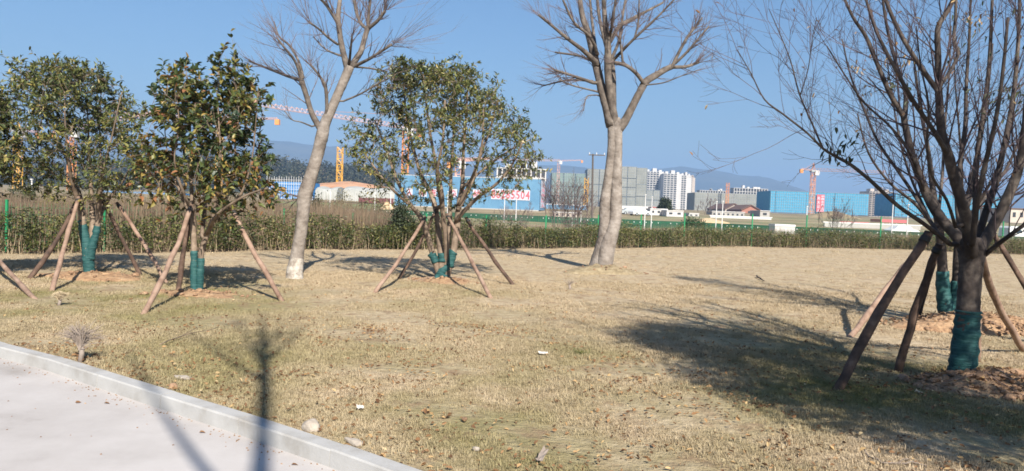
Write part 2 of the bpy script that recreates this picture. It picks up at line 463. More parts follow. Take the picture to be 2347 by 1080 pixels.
def grow(mb, p, d, L, r, level, cfg, tips=None):
    """a wiggly tapering shoot with children"""
    nseg = max(3, int(L / cfg.get('seg', 0.12)))
    nseg = min(nseg, 9)
    pts = [p]; dd = unit(d)
    for i in range(nseg):
        dd = unit(dd + rng.normal(0, cfg.get('wig', 0.13), 3) + np.array([0, 0, cfg.get('up', 0.06)]))
        pts.append(pts[-1] + dd * L / nseg)
    pts = np.array(pts)
    rad = np.linspace(r, max(r * 0.35, cfg.get('minr', 0.0014) * .8), nseg + 1)
    mb.tube(pts, rad, sides(r), cfg.get('mi', 0), cap=False)
    if tips is not None: tips.append((pts[-1], dd))
    if level > 0:
        nc = cfg['kids'][level - 1]
        nc = rng.integers(max(1, nc - 1), nc + 2)
        for c in range(nc):
            t = rng.uniform(0.2, 0.98)
            i = min(int(t * nseg), nseg - 1)
            a = pts[i] + (pts[i + 1] - pts[i]) * (t * nseg - i)
            ax = unit(pts[i + 1] - pts[i])
            side = unit(np.cross(ax, rng.normal(0, 1, 3)))
            ang = rng.uniform(*cfg.get('ang', (0.45, 0.95)))
            grow(mb, a, ax * math.cos(ang) + side * math.sin(ang), L * rng.uniform(*cfg.get('ratio', (0.4, 0.7))) * (1.1 - 0.5 * t), max(rad[i] * 0.55, cfg.get('minr', 0.0014)), level - 1, cfg, tips)

def spawn(mb, pts, rad, n, Lr, level, cfg, t0=0.3, tips=None, rr=0.35):
    m = len(pts)
    for _ in range(n):
        t = rng.uniform(t0, 1.0); i = min(int(t * (m - 1)), m - 2)
        a = pts[i] + (pts[i + 1] - pts[i]) * (t * (m - 1) - i)
        ax = unit(pts[i + 1] - pts[i]); side = unit(np.cross(ax, rng.normal(0, 1, 3)))
        ang = rng.uniform(*cfg.get('ang', (0.5, 1.1)))
        grow(mb, a, ax * math.cos(ang) + side * math.sin(ang), rng.uniform(*Lr), min(max(rad[i] * rr, 0.003), 0.012), level, cfg, tips)

def fan(mb, p, d, n, Lr, spread, r, cfg, level=0):
    """pollard knob sprouting straight shoots"""
    for _ in range(n):
        dd = unit(unit(np.asarray(d, float)) + rng.normal(0, spread, 3))
        grow(mb, p + rng.normal(0, 0.02, 3), dd, rng.uniform(*Lr), r * rng.uniform(0.7, 1.3), level, cfg)

def mound(name, label, c, rx, ry, h, seed, clods=0, extra=None, group=None, m='soil'):
    r2 = np.random.default_rng(seed)
    m2 = MB(); nr, na = 9, 30
    V = [(c[0], c[1], h)]
    ph = r2.uniform(0, 6.28, 4)
    for i in range(1, nr + 1):
        t = i / nr
        for j in range(na):
            a = j * 2 * math.pi / na
            k_ = 1 + 0.14 * math.sin(2 * a + ph[0]) + 0.1 * math.sin(3 * a + ph[1]) + 0.07 * math.sin(5 * a + ph[2])
            z = h * (1 - t * t) ** 1.2 + r2.normal(0, 0.012 + 0.12 * h) * (1 - t) - (0.05 if i == nr else 0.0) - 0.012
            V.append((c[0] + rx * t * k_ * math.cos(a), c[1] + ry * t * k_ * math.sin(a), z))
    Fc = [(0, 1 + j, 1 + (j + 1) % na) for j in range(na)]
    for i in range(nr - 1):
        for j in range(na):
            b_ = 1 + i * na; Fc.append((b_ + j, b_ + na + j, b_ + na + (j + 1) % na, b_ + (j + 1) % na))
    m2.add(V, Fc)
    o = thing(name, label, 'soil mound', (c[0], c[1], 0), group)
    m2.build('heap', M[m], o, smooth=True)
    if clods:
        m3 = MB()
        for _ in range(clods):
            a = r2.uniform(0, 6.28); t = r2.uniform(0, 1) ** 0.6 * 1.12
            x = c[0] + rx * t * math.cos(a); y = c[1] + ry * t * math.sin(a)
            z = max(h * max(1 - t * t, 0) ** 1.2, 0)
            s_ = r2.uniform(0.012, 0.045) * (1.6 if r2.random() < 0.12 else 1)
            rock(m3, (x, y, z + s_ * 0.2), (s_, s_ * r2.uniform(.6, 1), s_ * r2.uniform(.4, .8)), r2)
        kind(m3.build('clod', M['clod'], o), 'stuff')
    if extra: extra(o)
    return o

ICO_V = None
def rock(mb, c, s, r2, mi=0):
    global ICO_V, ICO_F
    if ICO_V is None:
        p = (1 + 5 ** .5) / 2
        ICO_V = np.array([[-1, p, 0], [1, p, 0], [-1, -p, 0], [1, -p, 0], [0, -1, p], [0, 1, p], [0, -1, -p], [0, 1, -p], [p, 0, -1], [p, 0, 1], [-p, 0, -1], [-p, 0, 1]]) / math.hypot(1, p)
        ICO_F = np.array([[0, 11, 5], [0, 5, 1], [0, 1, 7], [0, 7, 10], [0, 10, 11], [1, 5, 9], [5, 11, 4], [11, 10, 2], [10, 7, 6], [7, 1, 8], [3, 9, 4], [3, 4, 2], [3, 2, 6], [3, 6, 8], [3, 8, 9], [4, 9, 5], [2, 4, 11], [6, 2, 10], [8, 6, 7], [9, 8, 1]])
    V = ICO_V * (1 + r2.normal(0, 0.16, (12, 1)))
    a = r2.uniform(0, 6.28); ca, sa = math.cos(a), math.sin(a)
    V = V * np.asarray(s)
    V = np.c_[V[:, 0] * ca - V[:, 1] * sa, V[:, 0] * sa + V[:, 1] * ca, V[:, 2]]
    mb.add(V + np.asarray(c), ICO_F, mi)

# ------------------------------------------------------------------ the two bare pollarded trees
def bare_tree(name, label, base_px, D, trunk, white, limbs, knobs, extra_spawn, seed, bark='bark_pale', limb_mat='bark_limb', tl=(0.35, 0.8), lscale=0.8):
    global rng
    rng = np.random.default_rng(seed)
    base = P(base_px[0], base_px[1], D); base[2] = 0
    o = thing(name, label, 'tree', base)
    m1 = MB(); done = []
    for tr in trunk:
        pts, rad = limb(tr, D, 5); done.append((pts, rad))
        pts[0, 2] = min(pts[0, 2], -0.06)
        m1.tube(pts, rad, 18, jit=0.02)
    m1.build('trunk', M[bark], o, smooth=True)
    if white:
        pts, rad = limb(white, D, 5)
        m2 = MB().tube(pts, rad, 18, jit=0.015, cap=False)
        m2.build('whitewashed_band', M['white_wash'], o, smooth=True)
    cr = MB()
    cfg1 = dict(kids=[2, 2], wig=0.05, up=0.03, ratio=(0.3, 0.5), ang=(0.2, 0.5), seg=0.14)
    cfg0 = dict(kids=[3, 3], wig=0.1, up=0.05, ratio=(0.4, 0.7), ang=(0.3, 0.8), seg=0.14)
    for i, lb in enumerate(limbs):
        pts, rad = limb(lb, D, 4)
        rad = rad * np.interp(rad, [.01, .05], [.95, lscale]); pts, rad = snap(done, pts, rad)
        m2 = MB().tube(pts, rad, sides(rad[0]), jit=0.03)
        m2.build('limb', M[limb_mat if rad[-1] < 0.075 else bark], o, smooth=True)
        spawn(cr, pts, rad, extra_spawn if rad[0] < 0.06 else extra_spawn // 2, tl, 1, cfg0, 0.35)
    for (px, py, dd, dx, dz, dy, nn, Lm) in knobs:
        p = P(px, py, D + dd)
        fan(cr, p, (dx, dy, dz), nn, (0.5 * Lm, 1.35 * Lm), 0.38, 0.004, cfg1, 1)
    cr.build('crown', M['twig_pale'], o)
    return o

bare_tree('bare_tree', 'leafless pollarded tree with a leaning pale trunk, whitewashed at its foot', (675, 638), 15.2,
    [[(675, 643, 20), (676, 620, 18), (681, 585, 15), (690, 530, 13.8), (695, 480, 14.5), (699, 447, 16.5), (714, 400, 14.2), (729, 350, 13.6), (738, 312, 14), (746, 280, 12), (760, 250, 10.6), (775, 215, 10.2), (794, 172, 10.5), (801, 152, 11)]],
    [(675, 642, 20.5), (676, 620, 18.6), (681, 590, 15.6)],
    [
     [(740, 305, 9), (728, 285, 9), (714, 258, 8), (701, 215, 7.5), (691, 186, 8.5)],
     [(746, 285, 6.5), (749, 245, 5, -.1), (747, 205, 4.8, -.2), (742, 190, 4, -.25), (728, 168, 3, -.35), (711, 148, 3, -.4)],
     [(797, 160, 10), (786, 118, 8.5), (779, 80, 7.8), (775, 40, 7.2), (779, 0, 6, .1), (783, -60, 4.5, .2)],
     [(778, 60, 5), (765, 38, 4.5, -.1), (745, 8, 4, -.2), (715, -20, 3, -.3)],
     [(802, 155, 9.5), (826, 120, 8.2, .1), (837, 82, 7.3, .2), (843, 64, 8, .25)],
     [(842, 66, 5, .25), (828, 55, 4.5, .3), (817, 30, 3.8, .35), (811, 2, 3.2, .4)],
     [(843, 66, 5, .25), (845, 34, 4, .2), (848, 4, 3.5, .1), (850, -40, 2.6, .1)],
     [(844, 66, 5.5, .25), (865, 48, 5, .1), (883, 25, 4.4, 0)],
     [(812, 152, 5), (845, 136, 4, -.3), (875, 117, 3.4, -.5), (898, 102, 3.4, -.6)],
     [(787, 232, 2.6), (825, 216, 2.2, -.2), (852, 200, 2, -.3), (882, 183, 1.6, -.4)],
     [(688, 184, 5), (658, 174, 4, .2), (622, 160, 3.4, .4), (570, 140, 1.8, .6)],
     [(691, 180, 4.5), (676, 140, 3.6, -.2), (654, 112, 2.8, -.4), (636, 88, 2, -.5)],
     [(695, 178, 4.5), (684, 140, 3.8, .2), (664, 105, 3, .4), (640, 84, 2.2, .5), (628, 50, 1.4, .6)],
     [(774, 102, 3.4), (752, 86, 3, -.3), (730, 66, 2.5, -.5), (708, 51, 2.4, -.7)],
     [(775, 126, 3), (755, 118, 2.4, .3), (740, 108, 2, .5), (718, 84, 1.5, .7)],
     [(818, 154, 2.6), (850, 157, 2.2, .4), (888, 165, 2, .6)],
     [(800, 152, 3.5), (804, 110, 3, -.4), (807, 84, 2.6, -.5)],
     [(700, 449, 8), (691, 451, 7), (685, 452, 6)],
     [(715, 290, 2.2), (690, 280, 1.7, -.2), (670, 275, 1.4, -.3), (652, 254, 1, -.4)],
    ],
    [(690, 183, 0, -.5, .9, 0, 16, 1.0), (712, 148, -.4, -.1, 1, -.1, 14, .8), (843, 62, .25, .2, 1, .1, 14, 1.0), (885, 22, 0, .6, .8, 0, 20, 1.1), (900, 100, -.6, .9, .5, -.1, 22, 1.1),
     (808, 84, -.5, 0, 1, -.2, 10, .7), (708, 50, -.7, -.7, .8, -.2, 12, .8), (622, 160, .4, -.7, .6, .2, 14, .7), (570, 140, .6, -.8, .6, .2, 8, .5), (811, 5, .4, -.2, 1, .1, 10, .8), (745, 195, -.2, .3, .9, 0, 8, .6), (848, 5, .1, .1, 1, 0, 12, .9), (640, 100, -.4, -.4, .9, 0, 12, .8), (882, 183, -.4, .6, .7, 0, 6, .5)],
    8, 21)

bare_tree('bare_tree', 'stout leafless tree with two fused pale stems rising from an earth mound', (1380, 620), 20.1,
    [[(1372, 634, 36), (1373, 622, 29), (1376, 602, 23.5), (1382, 575, 21), (1387, 545, 17.5), (1387, 515, 14.5), (1386, 485, 13), (1388, 450, 11.5), (1394, 410, 10.5), (1399, 370, 10), (1403, 335, 10.5), (1404, 305, 11.5), (1401, 275, 10)],
     [(1384, 622, 18, -.15), (1388, 590, 19, -.15), (1394, 560, 18, -.12), (1403, 530, 15.5, -.1), (1410, 500, 14.5, -.05), (1412, 450, 13.8), (1413, 400, 12.2), (1415, 350, 11), (1414, 318, 12.5), (1413, 290, 13), (1412, 270, 9)]],
    None,
    [
     [(1400, 290, 14), (1389, 242, 12.5), (1379, 205, 12), (1372, 172, 12, .1), (1362, 130, 11.5, .2), (1350, 82, 10, .3), (1335, 38, 8, .4), (1328, -10, 6.5, .5), (1322, -70, 4.5, .6)],
     [(1410, 285, 13), (1401, 235, 11, -.1), (1395, 190, 10.5, -.2), (1393, 150, 10.5, -.25), (1393, 100, 9.5, -.3), (1388, 58, 8, -.35), (1384, 10, 6, -.4), (1381, -60, 4, -.5)],
     [(1404, 250, 11), (1404, 205, 10.5, .2), (1403, 165, 10, .3), (1397, 128, 7, .4), (1385, 90, 5.5, .6), (1372, 30, 4.5, .7), (1366, -40, 3.5, .8)],
     [(1416, 297, 15), (1432, 278, 12.5), (1449, 245, 11), (1466, 212, 10.3), (1480, 188, 10.5, .1), (1502, 173, 9.4, .2), (1524, 160, 8.5, .3), (1542, 152, 7.4, .35)],
     [(1540, 153, 5.5, .3), (1556, 120, 4.6, .3), (1575, 86, 4, .2), (1592, 64, 3, .2), (1610, 40, 2, .1)],
     [(1540, 154, 5.5, .3), (1572, 153, 4.5, .4), (1602, 143, 3.4, .5)],
     [(1548, 145, 4, .3), (1574, 120, 3.6, .1), (1598, 92, 2.6, -.1), (1625, 60, 1.6, -.2)],
     [(1476, 192, 6), (1458, 168, 5.6, -.2), (1434, 150, 5.4, -.3), (1408, 144, 6, -.3)],
     [(1428, 149, 3.6, -.3), (1424, 115, 3, -.4), (1420, 82, 3, -.5)],
     [(1402, 142, 5), (1440, 102, 4, -.5), (1482, 62, 3.2, -.8), (1512, 34, 2.6, -1), (1548, -4, 2, -1.2)],
     [(1398, 95, 7), (1418, 62, 6, .4), (1437, 50, 6, .6), (1482, 26, 3.6, .9), (1520, 6, 2.6, 1.1)],
     [(1455, 86, 2.8, -.6), (1463, 50, 2.4, -.6), (1465, 0, 2, -.6)],
     [(1366, 142, 7.5), (1332, 112, 6, -.3), (1297, 86, 5, -.6), (1264, 58, 4, -.8), (1234, 34, 3, -1)],
     [(1372, 150, 3.6), (1334, 130, 3, .5), (1272, 120, 2.2, .8)],
     [(1360, 190, 5), (1325, 178, 4, -.4), (1270, 160, 2.6, -.7)],
     [(1358, 186, 3), (1302, 184, 2.4, .5), (1244, 197, 1.6, .8)],
     [(1368, 210, 2.6), (1312, 196, 2, -.5), (1280, 182, 1.4, -.8)],
     [(1370, 125, 5), (1352, 84, 4.2, -.5), (1316, 52, 3.4, -.8), (1290, 0, 2.6, -1)],
     [(1395, 150, 5), (1420, 90, 4.2, .6), (1428, 30, 3.4, .9), (1440, -30, 2.6, 1.1)],
     [(1392, 110, 5), (1404, 50, 4, -.7), (1412, -10, 3, -.9)],
     [(1365, 110, 5), (1356, 40, 4, .9), (1350, -30, 3, 1.1)],
     [(1480, 195, 2.4), (1520, 190, 1.8, -.3), (1560, 175, 1.4, -.5), (1602, 160, 1, -.6)],
     [(1368, 218, 1.8), (1345, 222, 1.6, -.3), (1337, 255, 1, -.35)],
    ],
    [(1592, 66, .2, .4, 1, 0, 16, .8), (1603, 142, .5, .8, .6, 0, 14, .7), (1575, 120, .1, .5, .9, 0, 12, .7), (1234, 34, -1, -.7, .7, -.1, 14, .8), (1270, 160, -.7, -.9, .4, 0, 12, .7), (1244, 197, .8, -.9, .3, 0, 8, .5),
     (1330, 20, .4, -.2, 1, 0, 16, 1.1), (1384, 20, -.4, 0, 1, 0, 16, 1.1), (1372, 20, .7, 0, 1, 0, 16, 1.1), (1437, 50, .6, .3, 1, 0, 14, .9), (1420, 82, -.5, 0, 1, 0, 8, .7), (1393, 100, -.3, .1, 1, -.2, 18, 1.2), (1350, 84, .3, -.2, 1, .1, 18, 1.2), (1520, 5, 1.1, .6, .8, 0, 12, .8), (1297, 86, -.6, -.4, 1, 0, 12, .9), (1262, 58, -.8, -.4, 1, 0, 10, .8)],
    12, 22)

# ------------------------------------------------------------------ leafy young trees
def wrap_tube(o, pp, D, puff=1.06):
    pts, rad = limb(pp, D, 6)
    n = len(pts)
    m = MB(); 
    rr = rad * puff + 0.005 + 0.005 * np.sin(np.arange(n) * 1.9) + rng.normal(0, .003, n)
    m.tube(pts, rr, 14, jit=0.03)
    return m.build('trunk_wrap', M['wrap'], o, smooth=True)

def leafy_tree(name, label, base, D, stems, wraps, env, seed, n_cl, n_sp, n_lf, lf_len, lf_w, leafm, shell=0.6, cl_sig=0.16, low_cut=0.45, tall=(), tint_f=None, twig='bark_stem', upright=False, bark='bark_stem', upthin=0.42):
    global rng
    rng = np.random.default_rng(seed)
    base = np.array([base[0], base[1], 0.0])
    o = thing(name, label, 'tree', base)
    nodes = []; done = []
    for st in stems:
        pts, rad = limb(st, D, 5)
        if pts[0, 2] > .12: pts, rad = snap(done, pts, rad)
        else: done.append((pts, rad))
        rad = rad * np.interp(pts[:, 2], [1.2, 2.4], [1, upthin])
        m = MB().tube(pts, rad, sides(rad[0]), jit=0.03)
        m.build('stem', M[bark], o, smooth=True)
        nodes += [(p, r) for p, r in zip(pts, rad)]
    for w in wraps: wrap_tube(o, w, D)
    NP = [p for p, _ in nodes]; NR = [r for _, r in nodes]
    env = np.array(env, float)
    ys = env[:, 0]
    cl = []
    zc = P(1000, 480, D)[2]
    tries = 0
    while len(cl) < n_cl and tries < 20000:
        tries += 1
        y = rng.uniform(ys[0], ys[-1]); xl = np.interp(y, ys, env[:, 1]); xr = np.interp(y, ys, env[:, 2])
        a = rng.uniform(0, 2 * math.pi); rho = rng.uniform(0, 1) ** 0.5
        t = (y - ys[0]) / (ys[-1] - ys[0])
        # leaves sit on the dome's shell; the inside and the underside are thin
        pr = (1 - shell) + shell * max(rho ** 3, (1 - t) ** 2.2)
        if t > low_cut: pr *= 1 - 0.75 * ((t - low_cut) / (1 - low_cut))
        if rng.random() > pr: continue
        R_ = (xr - xl) / 2 * D / F
        c = P((xl + xr) / 2, y, D)
        q = c + np.array([R_ * rho * math.cos(a), R_ * 0.92 * rho * math.sin(a), 0])
        if cl and min(np.linalg.norm(q - x) for x in cl) < cl_sig * 0.75: continue
        cl.append(q)
    cl += [P(px, py, D + dd) for px, py, dd in tall]
    cl.sort(key=lambda q: q[2] + 0.5 * np.linalg.norm(q[:2] - base[:2]))
    cr = MB()
    LP, LD, LT, LL = [], [], [], []
    for ci, q in enumerate(cl):
        A = np.array(NP); dv = q - A
        dist = np.linalg.norm(dv, axis=1)
        cost = dist + np.where(dv[:, 2] < 0.12, 1.5, 0) - 0.25 * dv[:, 2] * (dv[:, 2] < 1.0)
        i = int(np.argmin(cost))
        p0 = A[i]; L = dist[i]
        c1 = p0 + (unit(q - p0) * 0.6 + np.array([0, 0, 0.25]) + rng.normal(0, 0.12, 3)) * L * 0.5
        t = np.linspace(0, 1, 6)[:, None]
        br = (1 - t) ** 2 * p0 + 2 * t * (1 - t) * c1 + t * t * q
        r0 = min(max(0.004 + 0.006 * L, 0.004), NR[i] * 0.75 + 0.002)
        rad = np.linspace(r0, 0.003, 6)
        cr.tube(br, rad, 4 if r0 < .008 else 5, 1, cap=False)
        NP += list(br[1:]); NR += list(rad[1:])
        ctint = rng.normal(0, 0.14)
        for s_ in range(rng.integers(n_sp - 2, n_sp + 3)):
            off = rng.normal(0, cl_sig, 3) * np.array([1, 1, 0.85 if not upright else 1.3])
            e = q + off
            if e[2] < 0.9: continue
            dirn = unit(off + unit(e - (base + [0, 0, zc])) * 0.10 + np.array([0, 0, 0.10 if not upright else 0.2]))
            k0 = br[rng.integers(2, 6)]
            cr.tube([k0, (k0 + e) / 2 + rng.normal(0, 0.015, 3), e], [0.003, 0.0025, 0.0018], 3, 1, cap=False)
            nl = rng.integers(n_lf - 2, n_lf + 3)
            tt = rng.uniform(0.35, 1.02, nl)
            LP.append(k0 + (e - k0) * tt[:, None])
            ph = rng.uniform(0, 6.28, nl)
            s1 = unit(np.cross(dirn, [0.3, 0.2, 1.0])); s2 = np.cross(dirn, s1)
            ax = unit(e - k0)
            LD.append(ax * rng.uniform(0.15, 0.9, (nl, 1)) + (np.cos(ph)[:, None] * s1 + np.sin(ph)[:, None] * s2) * rng.uniform(0.6, 1.0, (nl, 1)) + np.array([0, 0, rng.uniform(-.05, .3)]))
            LT.append(np.clip(0.45 + ctint + rng.normal(0, 0.27, nl) + (0 if tint_f is None else tint_f(e)), 0, 1))
            LL.append(lf_len * rng.uniform(0.7, 1.2, nl))
    LP = np.concatenate(LP); LD = np.concatenate(LD); LT = np.concatenate(LT); LL = np.concatenate(LL)
    leaves(cr, LP, LD, LL, LL * lf_w, LT, 0)
    cr.build('crown', [M[leafm], M[twig]], o)
    return o

BA = G(205, 632); DA = BA[1]
osA = leafy_tree('osmanthus_tree', 'dome-crowned evergreen tree with forked teal-wrapped trunk, leftmost whole tree on the lawn', BA, DA,
    [[(205, 634, 11), (203, 600, 11), (200, 570, 11), (192, 530, 8.4), (187, 490, 7.6), (182, 450, 7, .1), (165, 400, 6, .3), (140, 330, 4.5, .5), (110, 250, 3, .6), (95, 200, 2, .7)],
     [(205, 600, 9.5), (209, 570, 9.5), (220, 535, 6.6), (226, 500, 6), (228, 460, 6.5, -.1), (235, 400, 5, -.3), (255, 320, 4, -.5), (270, 250, 3, -.6), (280, 210, 2, -.6)],
     [(208, 560, 7), (212, 520, 6.5, .2), (211, 480, 6, .3), (208, 420, 5.5, .4), (205, 340, 4, .5), (200, 250, 3, .5), (190, 180, 1.6, .5)],
     [(186, 480, 6.5), (172, 440, 6, -.2), (160, 390, 5.5, -.5), (150, 300, 4, -.8), (148, 210, 2, -.9)],
     [(226, 500, 5), (250, 455, 4.5, .2), (285, 410, 3.5, .3), (310, 350, 2.5, .4), (320, 300, 1.5, .4)],
     [(180, 450, 4.5), (150, 420, 4, .2), (105, 380, 3.2, .3), (70, 320, 2.2, .4), (55, 270, 1.5, .4)],
     [(228, 470, 5), (232, 400, 4.5, .5), (228, 300, 3.5, .8), (232, 200, 2, .9)]],
    [[(205, 630, 11), (203, 600, 11), (200, 570, 11), (193, 535, 8.6), (188, 505, 7.8)], [(206, 596, 9.5), (209, 570, 9.5), (219, 540, 6.8), (223, 518, 6.4)]],
    [(150, 110, 150), (165, 60, 235), (190, 40, 260), (230, 28, 300), (280, 8, 320), (330, 0, 330), (380, 15, 330), (430, 60, 310), (455, 110, 270)],
    31, 215, 7, 9, 0.098, 0.34, 'leaf_os', shell=0.62, cl_sig=0.17, low_cut=0.55)

BD = G(1015, 643); DD_ = BD[1]
osD = leafy_tree('osmanthus_tree', 'many-stemmed evergreen tree with broad airy dome and torn teal wraps, mid lawn', BD, DD_,
    [[(1008, 640, 7), (998, 600, 7.5), (985, 560, 7), (968, 505, 6.5), (945, 475, 5, .2), (925, 445, 4.5, .3), (905, 400, 4, .5), (880, 330, 3, .6), (860, 280, 2, .7)],
     [(1012, 642, 8), (1012, 600, 8), (1008, 560, 7.5, .1), (1002, 500, 7, .2), (990, 450, 6, .3), (965, 400, 5, .5), (945, 330, 4, .7), (930, 250, 3, .8), (925, 190, 2, .9)],
     [(1018, 642, 7), (1022, 600, 6.5), (1022, 550, 6, -.15), (1015, 490, 6, -.3), (1012, 440, 5.5, -.4), (1000, 380, 5, -.5), (985, 300, 3.8, -.6), (975, 220, 2.6, -.7), (970, 170, 1.6, -.7)],
     [(1022, 642, 8), (1033, 600, 8), (1042, 560, 8), (1048, 510, 8, .1), (1052, 470, 7, .1), (1060, 420, 6, .2), (1062, 350, 4.5, .3), (1068, 270, 3.4, .4), (1072, 200, 2.2, .4)],
     [(1016, 640, 6), (1022, 580, 6, .3), (1030, 520, 6, .5), (1032, 450, 5, .7), (1035, 380, 4, .9), (1040, 300, 3, 1), (1042, 210, 2, 1.1)],
     [(1046, 505, 5.5), (1072, 475, 5, -.2), (1105, 445, 4.5, -.4), (1140, 420, 4, -.5), (1175, 375, 3, -.6), (1200, 320, 2, -.7)],
     [(1050, 480, 5.5), (1080, 420, 5, .3), (1100, 360, 4, .5), (1125, 290, 3, .6), (1140, 230, 2, .6)],
     [(1052, 470, 4.5), (1085, 400, 4, -.3), (1105, 330, 3.4, -.5), (1108, 250, 2.4, -.6)],
     [(1012, 470, 5), (1002, 400, 4.5, -.7), (1015, 320, 3.4, -1), (1020, 230, 2.2, -1.1)],
     [(945, 475, 4), (905, 440, 3.5, -.2), (870, 400, 2.8, -.4), (835, 350, 2, -.5)],
     [(1060, 430, 4), (1100, 395, 3.4, .6), (1160, 350, 2.6, .9), (1215, 320, 1.6, 1)]],
    [[(999, 602, 7.8), (993, 588, 8), (986, 580, 7.5)], [(1014, 600, 8.5), (1013, 580, 8.5)], [(1030, 612, 8), (1037, 582, 9), (1041, 576, 9)], [(1010, 642, 10), (1013, 622, 10), (1030, 612, 8)], [(1015, 640, 12), (1019, 628, 12.5)], [(1006, 628, 5), (998, 640, 5.5, -.12), (985, 648, 5, -.2)]],
    [(152, 900, 950), (165, 880, 1090), (190, 872, 1140), (230, 835, 1185), (280, 812, 1222), (330, 800, 1242), (380, 802, 1240), (420, 815, 1215), (465, 890, 1130)],
    32, 275, 7, 8, 0.098, 0.34, 'leaf_os', shell=0.85, cl_sig=0.155, low_cut=0.55, upthin=.8, tall=[(1040, 138, 0), (1072, 156, .1), (1068, 165, 0), (1135, 195, .2)])

BB = G(450, 673); DB = BB[1]
def camtint(e):
    # the lower-left side carries more yellowed and bronze leaves
    a = (BB[0] - e[0]) / 1.0
    return 0.11 * max(min(a + 0.6, 1.6), 0) * (1.2 if e[2] < 2.9 else 0.3) + (0.12 if e[2] < 2.1 else -0.03)
camB = leafy_tree('camellia_tree', 'upright dark evergreen tree with bronze-tinged broad leaves and two teal-wrapped stems', BB, DB,
    [[(446, 676, 8), (445, 620, 7.4), (445, 570, 7), (443, 520, 6.6), (440, 450, 6), (436, 370, 6, .1), (436, 280, 4.5, .1), (430, 200, 3, .1), (426, 155, 1.6, .1)],
     [(456, 676, 7, .05), (459, 620, 6.6), (462, 580, 6.4), (474, 540, 6), (488, 500, 5.6, -.1), (500, 440, 6, -.2), (505, 350, 5, -.3), (500, 250, 3.4, -.3), (500, 150, 1.6, -.3)],
     [(466, 560, 6.5), (482, 520, 6, .2), (512, 470, 5, .3), (535, 400, 4.4, .4), (540, 300, 3.6, .4), (538, 200, 2.6, .4), (540, 140, 1.4, .4)],
     [(486, 505, 5.5), (520, 480, 5, -.2), (555, 440, 4, -.3), (578, 360, 3.2, -.4), (588, 260, 2.2, -.4), (592, 195, 1.4, -.4)],
     [(443, 510, 5), (418, 450, 4.4, .2), (390, 380, 3.6, .4), (378, 300, 2.8, .5), (382, 210, 1.6, .5)],
     [(441, 490, 5), (420, 440, 4.4, -.3), (400, 370, 3.6, -.5), (410, 280, 2.8, -.6), (400, 190, 1.6, -.6)],
     [(462, 540, 5), (470, 470, 4.6, .5), (475, 380, 4, .7), (465, 280, 3, .8), (462, 190, 1.8, .8)],
     [(470, 540, 4.5), (500, 490, 4, -.5), (560, 450, 3.4, -.7), (615, 430, 2, -.8)]],
    [[(446, 674, 8.5), (445, 620, 7.6), (445, 575, 7.2)], [(456, 674, 7.4, .03), (459, 630, 7), (461, 592, 6.8)]],
    [(178, 398, 560), (200, 378, 588), (235, 352, 597), (290, 348, 605), (340, 338, 612), (390, 318, 618), (430, 318, 628), (470, 345, 610), (497, 400, 560)],
    33, 185, 5, 7, 0.112, 0.52, 'leaf_cam', shell=0.35, cl_sig=0.135, low_cut=0.72,
    tall=[(425, 152, .1), (430, 172, .1), (540, 140, .4), (536, 155, .4), (542, 172, .4), (500, 146, -.3), (498, 162, -.3), (592, 212, -.4), (590, 230, -.4), (505, 180, -.3), (388, 208, .5), (622, 432, -.8), (634, 440, -.8)], tint_f=camtint, upright=True)

BH = G(-95, 640); DH = BH[1]
osH = leafy_tree('osmanthus_tree', 'dark evergreen tree cut off by the photo edge, only its leafy side shows', BH, DH,
    [[(-95, 640, 12), (-96, 560, 11), (-105, 470, 9), (-120, 380, 6), (-130, 260, 3)],
     [(-92, 600, 9), (-75, 500, 8), (-50, 420, 6), (-30, 330, 4), (-25, 240, 2)],
     [(-94, 560, 7), (-90, 450, 6, .4), (-85, 330, 4, .6), (-85, 230, 2, .6)],
     [(-94, 540, 6), (-80, 440, 5, -.4), (-60, 340, 4, -.7), (-60, 250, 2, -.7)]],
    [[(-95, 638, 12), (-96, 560, 11.5)]],
    [(185, -120, -40), (230, -170, 0), (300, -190, 16), (380, -190, 22), (440, -170, 12), (470, -140, -20)],
    34, 150, 9, 10, 0.10, 0.36, 'leaf_os', shell=0.5, cl_sig=0.17, low_cut=0.6)

